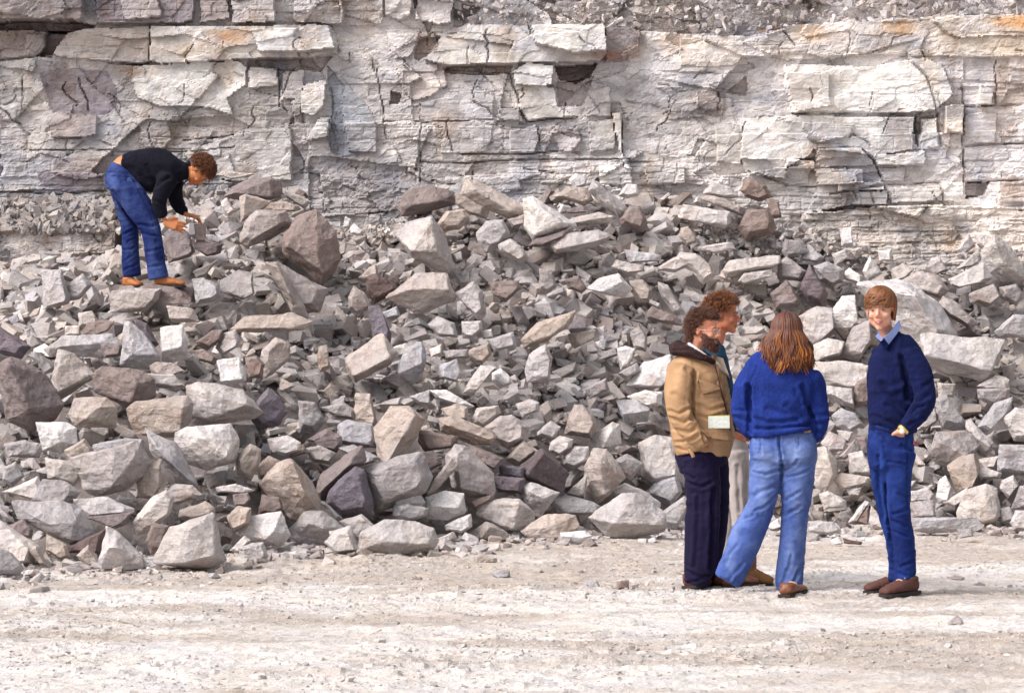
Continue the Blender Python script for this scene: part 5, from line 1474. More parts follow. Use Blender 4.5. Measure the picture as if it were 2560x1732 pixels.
for cl in range(190):                            # wavy clumps, a dozen strands each
    ph = rr.uniform(-math.pi, math.pi)
    if math.cos(ph) > 0.55 and rr.random() < 0.8: continue
    th0 = rr.uniform(2, 78); Lz = rr.uniform(0.15, 0.262) if math.cos(ph) < 0.2 else rr.uniform(0.10, 0.19)
    wa, wf, w0, wb = rr.uniform(0.005, 0.017), rr.uniform(0.8, 1.7), rr.uniform(0, 6.28), rr.uniform(0, 6.28); k0 = 1.03 + 0.12 * rr.random(); out_ = rr.uniform(0.75, 1.25)
    lt = max(0, rr.random() - 0.35) * 1.5; b = rr.uniform(0.7, 1.3)
    for st in range(12):
        p2 = ph + rr.gauss(0, 0.10); t2 = rad(max(1, th0 + rr.gauss(0, 7))); te = rad(96); L2_ = Lz * rr.uniform(0.86, 1.08); path = []; kk = k0 + rr.gauss(0, 0.012); jx, jy = rr.gauss(0, 0.006), rr.gauss(0, 0.006); fz = rr.uniform(0, 0.25)
        for j in range(15):
            t = j / 14.0
            if t < 0.36:
                q = scalp(t2 + (te - t2) * t / 0.36, p2, kk + 0.06 * t)
            else:
                s_ = (t - 0.36) / 0.64; q = scalp(te, p2, kk + 0.022)
                fl = 1 + (1.0 * s_ ** 0.95 - 0.34 * s_ ** 3) * out_
                q = np.array([q[0] * fl, HC[1] + (q[1] - HC[1]) * (1 + 0.12 * s_), q[2] - L2_ * s_])
                am = wa * s_ ** 0.7
                q = q + np.array([am * math.sin(w0 + (wf + fz) * 6.28 * s_) + jx * s_, am * math.cos(wb + wf * 6.28 * s_) * 0.8 + 0.004 + jy * s_, 0])
            w = 0.0036 * (1 - 0.55 * t ** 3); path.append((*q, w, w * 0.8))
        P.append(path); b2 = b * rr.uniform(0.8, 1.2)
        C.append(((0.085 * b2, 0.028 * b2, 0.018 * b2), ((0.12 + 0.40 * lt) * b2, (0.036 + 0.14 * lt) * b2, 0.014 + 0.014 * lt)))
locks(r2, r2, hw, P, C, cap_prim(hw, lambda ph: rad(70 if math.cos(ph) > 0.5 else 125), 1.05), (0.03, 0.014, 0.013), n=6)
swb = fuse('sweater', [
    fw.tube([(1285, 760, 0.0, 150, 90), (1262, 815, 0.0, 285, 115), (1255, 880, 0.0, 335, 140), (1252, 980, 0.0, 322, 155), (1245, 1100, 0.0, 285, 160), (1235, 1250, 0.0, 268, 158), (1235, 1380, 0.0, 274, 165), (1240, 1445, 0.0, 272, 168)], n=24, cap=0.1, ex=2.4),
    fw.tube([(985, 925, 0.0, 92, 100), (930, 1040, 0.02, 98, 98), (905, 1200, 0.03, 90, 92), (925, 1320, 0.02, 84, 84), (970, 1400, 0.03, 72, 72), (1020, 1455, 0.09, 58, 58)], n=16, cap=0.2),
    fw.tube([(1522, 925, 0.0, 92, 100), (1568, 1030, 0.02, 98, 98), (1598, 1200, 0.03, 92, 92), (1600, 1330, 0.01, 86, 84), (1580, 1440, 0.03, 74, 72), (1540, 1490, 0.08, 60, 60)], n=16, cap=0.2),
    fw.tube([(975, 1440, -0.01, 10, 40), (1100, 1450, -0.1, 24, 24), (1240, 1425, -0.12, 24, 24), (1400, 1405, -0.11, 24, 24), (1500, 1400, -0.04, 14, 30)], n=10, cap=0.2)],
    0.008, M_SW_BLUE, r2, 4, fw.folds([
        ([(965, 1020), (980, 1250), (985, 1440)], 20, -0.024), ([(1440, 1020), (1490, 1180), (1560, 1370), (1580, 1450)], 20, -0.026), ([(1390, 1060), (1440, 1170)], 24, -0.008),
        ([(1020, 1310), (1200, 1345), (1400, 1310)], 18, -0.011), ([(1130, 1210), (1300, 1270)], 22, -0.007), ([(1300, 1190), (1440, 1290)], 22, -0.010), ([(1010, 1400), (1240, 1385), (1500, 1360)], 14, -0.012),
        ([(850, 1290), (960, 1330)], 18, -0.012), ([(840, 1230), (930, 1240)], 16, -0.008), ([(1530, 1290), (1660, 1270)], 18, -0.010), ([(1540, 1360), (1660, 1340)], 16, -0.010), ([(960, 850), (940, 1000)], 20, 0.006),
        ([(1040, 840), (960, 1040)], 8, -0.005), ([(1480, 860), (1560, 1020)], 8, -0.005)], 0.004, (7, 7, 11), 41, 0.0022))
LG2 = 1429
jw = fuse('jeans', [
    fw.tube([(1268, 1390, 0, 246, 134), (1275, 1500, 0, 292, 176), (1278, 1600, 0, 304, 188), (1280, 1690, 0, 300, 180)], n=24, cap=0.15, ex=2.3),
    fw.tube([(1125, 1560, -0.05, 140, 120), (1130, 1650, -0.05, 150, 120)], n=14), fw.tube([(1420, 1560, -0.05, 140, 120), (1420, 1650, -0.05, 146, 120)], n=14),
    fw.tube([(1125, 1640, 0, 152, 165), (1106, LG2 + 500, -0.01, 136, 145), (1060, LG2 + 700, -0.03, 128, 130), (958, LG2 + 900, -0.045, 148, 122), (882, LG2 + 1100, -0.055, 138, 118), (800, LG2 + 1260, -0.065, 134, 118), (768, LG2 + 1318, -0.065, 122, 112)], n=18, cap=0.05),
    fw.tube([(1418, 1640, 0, 156, 165), (1403, LG2 + 500, 0, 146, 150), (1388, LG2 + 700, 0, 127, 130), (1372, LG2 + 900, 0, 117, 118), (1356, LG2 + 1100, 0.01, 120, 120), (1335, LG2 + 1300, 0.01, 124, 122), (1332, LG2 + 1410, 0.01, 106, 112)], n=18, cap=0.05)],
    0.008, M_DENIM_W, r2, 3, fw.folds([
        ([(1225, LG2 - 10), (1235, LG2 + 130), (1255, LG2 + 280)], 10, -0.016), ([(1260, LG2 + 260), (1255, LG2 + 420)], 16, -0.018), ([(1000, LG2 + 350), (1100, LG2 + 375), (1230, LG2 + 330)], 13, -0.012),
        ([(1290, LG2 + 330), (1370, LG2 + 280), (1400, LG2 + 240)], 11, -0.012), ([(1300, LG2 + 400), (1430, LG2 + 370), (1500, LG2 + 330)], 11, -0.010), ([(1010, LG2 + 700), (1120, LG2 + 650), (1220, LG2 + 560)], 13, -0.011),
        ([(930, LG2 + 760), (1010, LG2 + 730)], 12, -0.010), ([(1000, LG2 + 560), (1200, LG2 + 470)], 18, -0.009), ([(1290, LG2 + 600), (1420, LG2 + 520)], 14, -0.009), ([(1290, LG2 + 740), (1420, LG2 + 660)], 14, -0.009),
        ([(740, LG2 + 1180), (800, LG2 + 1060), (860, LG2 + 1000)], 14, -0.008), ([(680, LG2 + 1300), (820, LG2 + 1340)], 12, -0.009), ([(1240, LG2 + 1340), (1300, LG2 + 1180), (1320, LG2 + 1080)], 14, 0.010),
        ([(1340, LG2 + 1370), (1420, LG2 + 1230)], 14, -0.012), ([(1060, LG2 + 60), (1070, LG2 + 190)], 8, -0.006), ([(1390, LG2 + 40), (1400, LG2 + 150)], 8, -0.005), ([(780, LG2 + 1350), (930, LG2 + 1180)], 16, 0.008)], 0.0035, (8, 8, 14), 43),
    wear=(fw, [(1120, LG2 + 220, 110, 110, .9), (1360, LG2 + 190, 120, 110, .9), (1080, LG2 + 560, 60, 160, .5), (1400, LG2 + 600, 60, 200, .45), (800, LG2 + 1150, 50, 120, .4), (1330, LG2 + 1100, 40, 160, .5)],
    [([(1228, LG2 - 10), (1235, LG2 + 130), (1255, LG2 + 280)], 4), ([(1060, LG2 + 0), (1068, LG2 + 120), (1040, LG2 + 190)], 3), ([(1400, LG2 + 0), (1405, LG2 + 110)], 3), ([(990, LG2 + 30), (1240, LG2 + 12), (1560, LG2 + 0)], 3), ([(660, LG2 + 1262), (900, LG2 + 1330)], 3), ([(1220, LG2 + 1370), (1450, LG2 + 1365)], 3)]))
sw2 = front_depth(jw, r2)
sewn(fw, sw2, [(1455, LG2 - 22), (1515, LG2 - 26), (1517, LG2 + 0), (1457, LG2 + 4)], 0.003, plain('leather_patch', (0.50, 0.30, 0.12)), 'waist_patch', r2, r2, 0.004, 2)
shoe(r2, gp(fw, 810, LG2 + 1412), gp(fw, 585, LG2 + 1388), 0.105, 0.095, M_LEATHER, 'shoe')
shoe(r2, gp(fw, 1285, LG2 + 1480), gp(fw, 1445, LG2 + 1440), 0.120, 0.070, M_LEATHER, 'shoe')

# ============ bearded man in the tan jacket, turned to the right
fb = Fig(22.6, 1600, 680, 3.573)
r3 = root_at('person', 'bearded man with glasses in a tan hooded jacket and dark trousers, hand in pocket', (at(1765, 1465, 22.6).x, 22.6, 0.0))
hb = head_matrix(fb.p(572, 522, 0), 0.93, 64, 3, 3)
body = head_prims(hb, 1.05) + [
    fb.tube([(520, 560, 0.0, 72, 66), (470, 720, 0.0, 85, 75)]),
    fb.bt([(480, 800, 0, 150, 180), (500, 1000, 0, 190, 210), (530, 1300, 0, 190, 200), (540, 1650, 0, 160, 170)]),
    fb.bt([(380, 880, -0.16, 70, 70), (370, 1250, -0.2, 60, 60), (550, 1520, -0.2, 40, 40)]),
    fb.bt([(560, 880, 0.18, 70, 70), (600, 1200, 0.2, 60, 60), (700, 1450, 0.12, 40, 40)]),
    fb.bt([(540, 1640, -0.08, 120, 120), (560, 2130, -0.09, 80, 80), (500, 2750, -0.09, 50, 50)]),
    fb.bt([(600, 1640, 0.08, 120, 120), (640, 2130, 0.09, 80, 80), (640, 2750, 0.09, 50, 50)])]
body += hand_prims(fb.p(540, 1510, -0.19), (0.7, 0.9, -0.3), (0.3, 0, 1), (0, 1, 0), 0.95, 0.4)
body += hand_prims(fb.p(660, 1420, 0.10), (0.0, -0.5, -0.5), (0.3, 0, 1), (0, -1, 0), 0.95, 0.4)
fuse('body', body, 0.005, M_SKIN2, r3, 3)
face_parts(hb, r3, r3)
curly_hair(r3, hb, 3, 0.95, (0.045, 0.019, 0.014), (0.15, 0.058, 0.032), 60, 1300, 0.052, 128, True, 0.28)
# beard: short curls over jaw and chin
rr = random.Random(12); P, C = [], []
for i in range(1500):
    u = rr.uniform(-1.85, 1.85); v = rr.random()
    x = 0.058 * math.sin(u); y = -0.022 - 0.068 * math.cos(u) * (0.62 + 0.38 * (1 - abs(u) / 1.6)); z = -0.050 - 0.065 * v
    if abs(u) > 0.9: z = -0.02 - 0.08 * v
    if abs(x) < 0.020 and z > -0.080: z = -0.082 - 0.03 * v
    if rr.random() < 0.12: x, y, z = rr.uniform(-0.024, 0.024), -0.092, -0.053 + rr.uniform(-.003, .003)
    y += 0.02 * max(0, v - 0.5); path = []; a0 = rr.uniform(0, 6.28)
    dv = np.array([x * 6, -0.3 - 0.3 * math.cos(u), -0.8]); dv /= np.linalg.norm(dv)
    for j in range(6):
        t = j / 5; q = np.array([x, y, z]) + dv * 0.034 * t + 0.004 * t * np.array([math.cos(a0 + 6 * t), math.sin(a0 + 6 * t), 0]); w = 0.0024 * (1 - 0.6 * t); path.append((*q, w, w))
    P.append(path); b = rr.uniform(0.6, 1.4); C.append(((0.050 * b, 0.022 * b, 0.017 * b), (0.14 * b, 0.055 * b, 0.032 * b)))
bd = fuse('beard', [ball((0, -0.030, -0.080), (0.054, 0.050, 0.036), hb), ball((0.045, -0.020, -0.052), (0.015, 0.028, 0.036), hb), ball((-0.045, -0.020, -0.052), (0.015, 0.028, 0.036), hb), ball((0, -0.066, -0.100), (0.025, 0.024, 0.024), hb), ball((0.030, -0.052, -0.078), (0.026, 0.030, 0.026), hb), ball((-0.030, -0.052, -0.078), (0.026, 0.030, 0.026), hb)], 0.005, M_BEARD, r3, 4,
    post=lambda V, Nn: V + Nn * (0.005 * noise(V[:, 0] * 120, V[:, 1] * 120, V[:, 2] * 120, 7) + 0.004 * noise(V[:, 0] * 60, V[:, 1] * 60, V[:, 2] * 60, 8))[:, None])
locks(r3, bd, hb, P, C, name='beard_curls')
gl = None
for s in (-1, 1):
    ring = [(s * 0.031 + 0.022 * math.cos(a), -0.103 + 0.012 * abs(math.cos(a)) * (1 if s * math.cos(a) > 0 else 0), -0.002 + 0.019 * math.sin(a), 0.0017, 0.0017) for a in np.linspace(0, 2 * math.pi, 17)]
    V, F = tube(ring, n=6, k=1, cap=0)
    V2, F2 = tube([(s * 0.053, -0.092, 0.002, 0.0017, 0.0017), (s * 0.074, -0.05, 0.002, 0.0017, 0.0017), (s * 0.078, 0.005, 0.0, 0.0017, 0.0017)], n=6)
    V, F = join([(V, F), (V2, F2)])
    if gl is None: gl = child('glasses', xf(V, hb), F, M_GLASS, r3, r3)
    else: child('temple_arm', xf(V, hb), F, M_GLASS, gl, r3)
jk = fuse('jacket', [
    fb.tube([(480, 740, 0.0, 130, 115), (480, 810, 0.0, 215, 215), (495, 920, 0.0, 268, 262), (510, 1100, 0.0, 292, 270), (545, 1300, 0.0, 285, 265), (560, 1450, 0.0, 278, 262), (590, 1560, -0.0, 284, 264)], n=26, cap=0.04, ex=2.3),
    fb.tube([(600, 1480, -0.01, 262, 235), (650, 1600, -0.01, 205, 215), (700, 1690, -0.03, 118, 150)], n=20, cap=0.05, ex=2.2),
    fb.tube([(350, 860, -0.15, 118, 110), (325, 1000, -0.19, 112, 105), (322, 1180, -0.215, 106, 98), (370, 1320, -0.23, 102, 92), (450, 1430, -0.235, 90, 80), (545, 1520, -0.235, 66, 56)], n=18, cap=0.3),
    fb.tube([(560, 860, 0.16, 110, 110), (600, 1100, 0.19, 105, 100), (650, 1350, 0.17, 90, 85), (730, 1480, 0.1, 66, 60)], n=14, cap=0.3)],
    0.008, M_JACKET, r3, 4, fb.folds([
        ([(470, 900), (455, 1100), (450, 1300)], 18, -0.024), ([(690, 900), (735, 1080), (770, 1250), (800, 1420), (815, 1640)], 9, -0.012), ([(250, 1290), (380, 1330), (430, 1290)], 15, -0.014),
        ([(240, 1230), (330, 1260), (420, 1210)], 14, -0.011), ([(300, 1400), (420, 1420), (470, 1380)], 14, -0.012), ([(280, 1080), (420, 1150)], 18, -0.008), ([(480, 1170), (620, 1230), (760, 1190)], 16, -0.010),
        ([(480, 1270), (600, 1300), (700, 1270)], 14, -0.009), ([(310, 1520), (420, 1490), (500, 1440)], 13, -0.012), ([(330, 1570), (440, 1590)], 12, -0.008), ([(400, 860), (470, 950)], 16, -0.009), ([(530, 1420), (560, 1500), (600, 1550)], 10, -0.014), ([(560, 1100), (700, 1090)], 14, 0.006)], 0.0022, (7, 7, 11), 51),
    wear=(fb, [(330, 950, 60, 130, .35)], [([(455, 800), (470, 900), (452, 1150), (450, 1300)], 6), ([(545, 1087), (703, 1043)], 4), ([(505, 945), (545, 1087)], 3), ([(505, 945), (680, 1010)], 3), ([(600, 1475), (812, 1504)], 3), ([(515, 1395), (600, 1475)], 3), ([(690, 900), (735, 1080), (770, 1250), (800, 1420), (815, 1640)], 3), ([(300, 1545), (440, 1560)], 3)]))
sfj = front_depth(jk, r3)
sewn(fb, sfj, [(505, 945), (680, 1030 - 20), (702, 1040), (545, 1085)], 0.004, M_JACKET, 'pocket_flap', jk, r3, 0.017, 5)
sewn(fb, sfj, [(515, 1395), (800, 1365), (812, 1500), (600, 1470)], 0.004, M_JACKET, 'lower_pocket', jk, r3, 0.018, 6)
sewn(fb, sfj, [(640, 740), (672, 735), (745, 1090), (722, 1100)], 0.004, M_JACKET, 'zip_placket', jk, r3, 0.008, 8)
sewn(fb, sfj, [(655, 830), (664, 830), (738, 1130), (726, 1135)], 0.003, M_ZIP, 'zip', jk, r3, 0.011, 8)
sewn(fb, sfj, [(728, 1130), (742, 1128), (812, 1440), (800, 1445)], 0.003, M_ZIP, 'zip', jk, r3, 0.006, 8)
sewn(fb, sfj, [(640, 740), (740, 770), (800, 950), (690, 850)], 0.003, plain('jacket_facing', (0.42, 0.33, 0.25)), 'front_facing', jk, r3, 0.004, 6)
V, F = fb.tube([(425, 1570, -0.21, 16, 8), (450, 1610, -0.225, 17, 8), (462, 1640, -0.225, 17, 8)], n=8, cap=0.2); child('strap', V, F, M_JACKET, jk, r3)
fuse('hood', [fb.tube([(640, 790, -0.13, 30, 30), (560, 735, -0.16, 44, 40), (440, 700, -0.13, 60, 55), (330, 650, -0.02, 72, 70), (330, 640, 0.06, 72, 70), (480, 690, 0.14, 50, 50), (620, 760, 0.1, 30, 30)], n=14, cap=0.4),
              fb.tube([(290, 690, -0.02, 48, 120), (350, 640, 0.0, 60, 110)], n=12)], 0.008, M_HOOD, jk, 4) if False else None
hd = fuse('hood', [fb.tube([(650, 800, -0.13, 22, 26), (570, 765, -0.17, 32, 34), (450, 715, -0.15, 42, 44), (335, 690, -0.04, 54, 62), (330, 680, 0.06, 54, 62), (480, 700, 0.14, 50, 50), (620, 760, 0.1, 30, 30)], n=14, cap=0.4),
              fb.tube([(300, 715, 0.0, 44, 140), (350, 640, 0.0, 44, 110)], n=12)], 0.008, M_HOOD, r3, 4, fb.folds([([(260, 700), (420, 690), (560, 760)], 10, -0.010), ([(300, 640), (430, 650)], 12, 0.010)], 0.004, (12, 12, 14), 55, 0.002))
fuse('shirt_collar', [fb.tube([(430, 640, -0.075, 16, 22), (500, 690, -0.115, 16, 20), (580, 745, -0.115, 14, 18)], n=10, cap=0.4)], 0.005, M_WHITESH, r3, 2)
V, F = [], []
fuse('trousers', [
    fb.tube([(545, 1520, 0, 215, 205), (550, 1640, 0, 235, 220), (575, 1740, 0, 220, 210)], n=20, cap=0.2),
    fb.tube([(520, 1640, -0.07, 160, 150), (555, LG + 400, -0.08, 162, 140), (560, LG + 620, -0.085, 155, 130), (545, LG + 900, -0.09, 150, 125), (530, LG + 1150, -0.09, 146, 125), (505, LG + 1300, -0.09, 118, 110), (492, LG + 1350, -0.09, 112, 105)], n=18, cap=0.05),
    fb.tube([(640, 1640, 0.06, 150, 150), (680, LG + 400, 0.08, 125, 135), (690, LG + 620, 0.085, 112, 120), (670, LG + 900, 0.09, 110, 115), (620, LG + 1150, 0.09, 105, 112), (590, LG + 1350, 0.09, 100, 105)], n=18, cap=0.05)],
    0.008, M_NAVYTR, r3, 3, fb.folds([([(400, LG + 430), (520, LG + 480), (620, LG + 440)], 14, -0.012), ([(390, LG + 370), (470, LG + 400)], 14, -0.012), ([(640, LG + 500), (640, LG + 900), (620, LG + 1200)], 20, -0.022),
        ([(480, LG + 560), (470, LG + 900), (450, LG + 1150)], 18, 0.008), ([(410, LG + 1220), (520, LG + 1280), (620, LG + 1250)], 14, -0.012), ([(420, LG + 1330), (560, LG + 1290)], 12, -0.010)], 0.005, (8, 8, 12), 53))
shoe(r3, gp(fb, 400, LG + 1395), gp(fb, 625, LG + 1408), 0.108, 0.085, M_LEATHER, 'shoe')
shoe(r3, gp(fb, 800, LG + 1395), gp(fb, 1055, LG + 1400), 0.108, 0.085, M_LEATHER, 'shoe')
nb = root_nb = bpy.data.objects.new('tmp_root', None); root_nb.location = r3.location
dd = sfj(fb, 690, 1340, 0.0)
V, F = [], []
for k, z in enumerate((-0.012, -0.024)):
    for (x, y) in ((595, 1283), (783, 1278), (786, 1385), (596, 1385)): V.append(fb.p(x, y, dd + z))
F = [[0, 1, 2, 3], [7, 6, 5, 4], [0, 4, 5, 1], [1, 5, 6, 2], [2, 6, 7, 3], [3, 7, 4, 0]]
V = np.array(V); c0 = V.mean(0); note = mesh_np('notebook', V - c0, F, M_PAPER); note.location = c0
V, F = tube([(*(fb.p(594, 1281, dd - 0.018) - c0), 0.006, 0.003), (*(fb.p(784, 1276, dd - 0.018) - c0), 0.006, 0.003)], n=4, cap=0, ref=(0, 0, 1))
cv = mesh_np('binding', V, F, plain('yellow_binding', (0.62, 0.60, 0.22))); cv.parent = note
tag(note, 'small white notebook tucked in the lower pocket of the tan jacket', 'notebook')
bpy.data.objects.remove(root_nb)

# ============ curly-haired man standing behind the bearded man
fr = Fig(23.3, 1600, 680, 3.573)
r4 = root_at('person', 'curly red-brown haired man mostly hidden behind the bearded man, in pale grey trousers', (at(1850, 1470, 23.3).x, 23.3, 0.0))
hr = head_matrix(fr.p(740, 385, 0), 0.97, 78, 2, 2)
body = head_prims(hr) + [
    fr.tube([(715, 470, 0.0, 68, 62), (670, 620, 0.0, 80, 70)]),
    fr.bt([(640, 760, 0, 130, 170), (660, 1000, 0, 160, 190), (740, 1400, 0, 150, 170), (800, 1600, 0, 130, 150)]),
    fr.bt([(640, 780, -0.16, 60, 60), (660, 1150, -0.18, 50, 50), (760, 1420, -0.1, 36, 36)]),
    fr.bt([(640, 780, 0.16, 60, 60), (680, 1150, 0.18, 50, 50), (800, 1420, 0.1, 36, 36)]),
    fr.bt([(830, 1600, -0.06, 90, 110), (880, 2150, -0.06, 60, 70), (960, 2740, -0.05, 44, 44)]),
    fr.bt([(790, 1600, 0.08, 90, 110), (800, 2150, 0.08, 60, 70), (760, 2740, 0.07, 44, 44)])]
body += hand_prims(fr.p(760, 1420, -0.1), (0.8, 0, -0.5), (0.3, 0, 1), (0, 1, 0), 0.95, 0.4) + hand_prims(fr.p(800, 1420, 0.1), (0.8, 0, -0.5), (0.3, 0, 1), (0, -1, 0), 0.95, 0.4)
fuse('body', body, 0.005, M_RED, r4, 3)
face_parts(hr, r4, r4)
curly_hair(r4, hr, 9, 0.95, (0.07, 0.026, 0.014), (0.28, 0.10, 0.035), 60, 1000, 0.058, 112)
fuse('jacket', [
    fr.tube([(670, 640, 0.0, 85, 80), (650, 730, 0.0, 130, 180), (650, 850, 0.0, 150, 210), (680, 1100, 0.0, 165, 215), (720, 1350, 0, 160, 210), (760, 1500, 0, 150, 195)], n=20, cap=0.1),
    fr.tube([(650, 780, -0.17, 75, 75), (660, 1100, -0.2, 68, 68), (750, 1400, -0.12, 55, 55)], n=12, cap=0.3), fr.tube([(650, 780, 0.17, 75, 75), (680, 1100, 0.2, 68, 68), (780, 1400, 0.12, 55, 55)], n=12, cap=0.3)],
    0.01, M_TEAL, r4, 4, fr.folds([], 0.004, (8, 8, 12), 61))
fuse('trousers', [
    fr.tube([(800, 1480, 0, 140, 175), (830, 1620, 0, 140, 180), (850, 1720, 0, 120, 170)], n=18, cap=0.2),
    fr.tube([(855, 1600, -0.06, 110, 130), (880, LG + 400, -0.06, 92, 110), (885, LG + 700, -0.06, 86, 95), (930, LG + 1000, -0.06, 82, 88), (962, LG + 1280, -0.05, 80, 84)], n=16, cap=0.05),
    fr.tube([(790, 1600, 0.08, 110, 130), (790, LG + 500, 0.08, 90, 105), (780, LG + 900, 0.08, 84, 90), (750, LG + 1330, 0.07, 82, 86)], n=16, cap=0.05)],
    0.009, M_GREYTR, r4, 3, fr.folds([([(860, LG + 300), (880, LG + 700)], 16, -0.010), ([(930, LG + 250), (930, LG + 650)], 14, -0.008)], 0.005, (9, 9, 10), 63))
shoe(r4, gp(fr, 905, LG + 1375), gp(fr, 1185, LG + 1385), 0.112, 0.11, M_BOOT, 'boot', boot=0.07)
shoe(r4, gp(fr, 700, LG + 1330), gp(fr, 930, LG + 1335), 0.112, 0.10, M_BOOT, 'boot', boot=0.07)

# ============ man bending over on the heap (crop at 220,340)
YM = min(hit(395, 716), hit(440, 722)) - 0.30
print('bending man at', YM)
fm = Fig(YM, 220, 340, 3.929)
r5 = root_at('person', 'man in black sweater and blue jeans bending over to reach stones on the heap', tuple(fm.p(560, 1480, 0)))
hk = head_matrix(fm.p(1090, 340, 0.0), 1.0, 80, 70, 0)
body = head_prims(hk) + [
    fm.tube([(1040, 350, 0, 48, 48), (940, 350, 0, 55, 58)]),
    fm.tube([(300, 350, 0, 98, 110), (345, 295, 0, 100, 112), (400, 270, 0, 90, 110)]),
    fm.bt([(340, 300, 0, 118, 130), (420, 285, 0, 125, 135), (560, 300, 0, 140, 150), (760, 340, 0, 130, 160), (900, 355, 0, 80, 100)]),
    fm.bt([(800, 420, -0.16, 55, 55), (745, 640, -0.18, 42, 42), (768, 830, -0.16, 30, 30), (800, 860, -0.16, 28, 26)]),
    fm.bt([(820, 430, 0.16, 55, 55), (850, 620, 0.18, 42, 42), (940, 755, 0.10, 28, 26)]),
    fm.bt([(330, 460, -0.07, 100, 110), (620, 900, -0.09, 62, 66), (690, 1380, -0.09, 42, 42)]),
    fm.bt([(280, 460, 0.08, 90, 105), (400, 920, 0.10, 58, 62), (420, 1370, 0.10, 40, 40)])]
body += hand_prims(fm.p(775, 855, -0.16), (1.0, -0.1, -0.25), (0.25, -0.2, 1), (0.1, 0.9, -0.4), 1.1, 0.22)
body += hand_prims(fm.p(945, 765, 0.10), (1.0, -0.1, -0.25), (0.3, -1, 0.1), (0.1, 0.1, -1), 1.0, 0.75, 0.3)
bb = fuse('body', body, 0.005, M_TAN, r5, 3)
face_parts(hk, r5, r5)
curly_hair(r5, hk, 21, 0.8, (0.045, 0.018, 0.012), (0.24, 0.08, 0.025), 72, 950, 0.05, 120)
fuse('sweater', [
    fm.tube([(345, 262, 0, 80, 124), (440, 270, 0, 135, 155), (560, 295, 0, 188, 180), (700, 325, 0, 202, 190), (820, 345, 0, 160, 180), (930, 345, 0, 95, 110), (985, 335, 0, 72, 75)], n=22, cap=0.2),
    fm.tube([(420, 330, 0, 70, 130), (530, 420, 0, 100, 150), (650, 480, 0, 80, 140)], n=14, cap=0.4),
    fm.tube([(800, 420, -0.12, 104, 110), (740, 570, -0.18, 80, 76), (720, 680, -0.18, 68, 66), (752, 800, -0.16, 54, 50)], n=14, cap=0.2),
    fm.tube([(830, 450, 0.14, 90, 90), (835, 580, 0.17, 74, 72), (880, 690, 0.14, 60, 58), (935, 745, 0.10, 46, 46)], n=14, cap=0.2)],
    0.009, M_SW_BLACK, r5, 4, fm.folds([([(700, 500), (820, 420)], 18, -0.012), ([(600, 300), (700, 480)], 20, -0.008), ([(680, 640), (780, 690)], 12, -0.008), ([(860, 500), (900, 380)], 14, -0.010)], 0.005, (8, 8, 10), 71, 0.002))
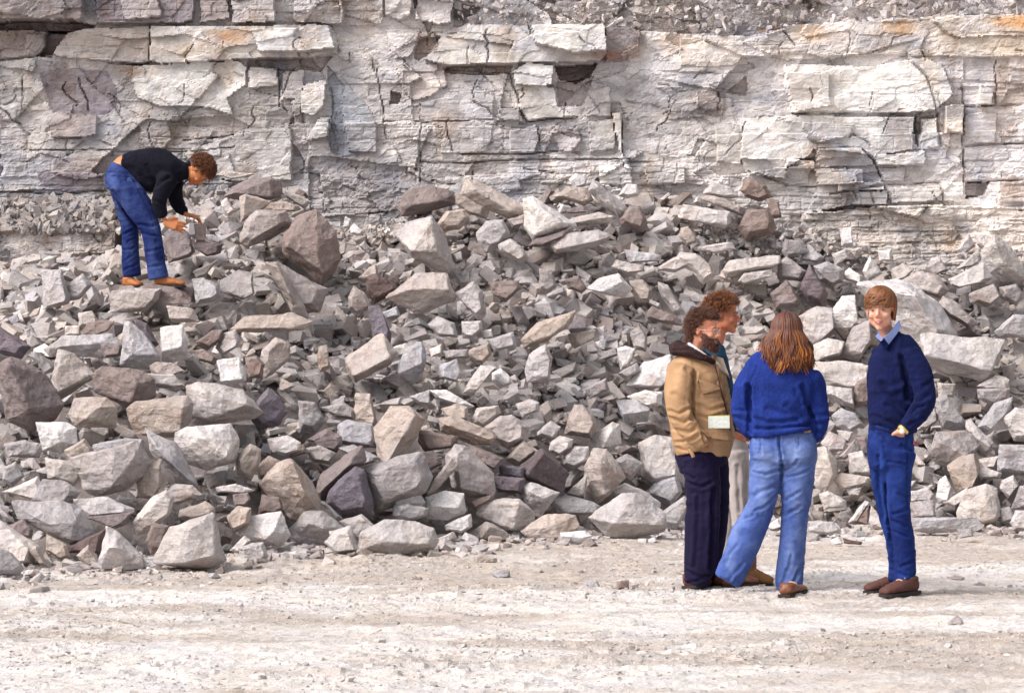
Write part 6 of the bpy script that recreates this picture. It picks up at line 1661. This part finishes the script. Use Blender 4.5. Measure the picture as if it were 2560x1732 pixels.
fuse('jeans', [
    fm.tube([(328, 292, 0, 104, 122), (300, 400, 0, 128, 150), (310, 500, 0, 130, 155)], n=20, cap=0.12, ex=2.3),
    fm.tube([(315, 400, -0.04, 118, 120), (350, 470, -0.065, 136, 124), (460, 620, -0.08, 140, 112), (560, 780, -0.09, 122, 100), (625, 920, -0.09, 98, 92), (650, 1050, -0.09, 96, 90), (672, 1220, -0.09, 96, 90), (705, 1400, -0.09, 100, 96)], n=18, cap=0.05),
    fm.tube([(290, 430, 0.08, 112, 115), (340, 650, 0.09, 96, 100), (385, 850, 0.10, 88, 90), (402, 1000, 0.10, 82, 86), (405, 1200, 0.10, 86, 86), (425, 1375, 0.10, 92, 90)], n=18, cap=0.05)],
    0.009, M_DENIM_L, r5, 3, fm.folds([([(330, 970), (440, 920)], 11, -0.010), ([(380, 1040), (480, 990)], 10, -0.008), ([(325, 1120), (420, 1110), (480, 1060)], 11, -0.009), ([(350, 1230), (430, 1180)], 10, -0.006), ([(340, 1320), (500, 1250)], 12, -0.009),
        ([(500, 870), (640, 900), (720, 860)], 14, -0.011), ([(560, 960), (700, 990)], 12, -0.008), ([(270, 560), (380, 760), (480, 900)], 18, -0.020), ([(240, 400), (420, 410)], 6, -0.005), ([(420, 430), (560, 560)], 10, 0.008),
        ([(580, 1150), (740, 1110)], 12, -0.007), ([(600, 1300), (740, 1270)], 12, -0.007)], 0.004, (9, 9, 13), 73),
    wear=(fm, [(260, 470, 70, 110, .9), (500, 500, 60, 60, .8), (380, 600, 40, 160, .5), (660, 880, 50, 90, .7), (640, 1150, 40, 200, .4), (440, 420, 40, 60, .6)], [([(200, 350), (400, 372)], 4), ([(250, 400), (400, 412), (390, 470)], 4), ([(440, 400), (640, 800), (700, 1200)], 4), ([(240, 580), (300, 680), (480, 900)], 8)]))
def on_heap(x, y, d): return fm.p(x, y, d)
shoe(r5, fm.p(340, 1500, 0.10), fm.p(530, 1492, 0.02), 0.10, 0.085, M_ORANGE, 'shoe')
shoe(r5, fm.p(655, 1478, -0.09), fm.p(975, 1490, -0.10), 0.10, 0.085, M_ORANGE, 'shoe')
# the stones under his feet and the one he is prising at
def prop(px, py, w, h, Y, tone, seed, label):
    Vk, Fk = KIT[seed % len(KIT)]; ex = Vk.max(0) - Vk.min(0)
    Vr = (Vk - (Vk.max(0) + Vk.min(0)) / 2) / ex * np.array([w, w * 0.8, h])
    co, F = stone_mesh('rock', [Vector(p) for p in Vr], math.sqrt(w * h), seed)
    o = mesh_np('rock', co, F, MAT_ROCK); o.location = at(px, py, Y); o.color = (*TONE[tone], 1)
    return tag(o, label, 'rock', 'rocks in the blasted heap')
q = fm.p(440, 1540, 0.08); pr = proj(q); prop(pr[0] - 5, pr[1] + 3, 0.30, 0.14, q[1], 'g', 12, 'low grey stone carrying the heel of the bending man\'s rear shoe')
q = fm.p(800, 1545, -0.06); pr = proj(q); prop(pr[0], pr[1] + 2, 0.40, 0.16, q[1], 'b', 27, 'dark flat stone beneath the bending man\'s forward shoe')
q = fm.p(1085, 930, 0.04); pr = proj(q); prop(pr[0] + 2, pr[1] + 6, 0.10, 0.15, q[1], 'b', 41, 'upright dark chip of stone between the bending man\'s fingertips')
print('figures done')
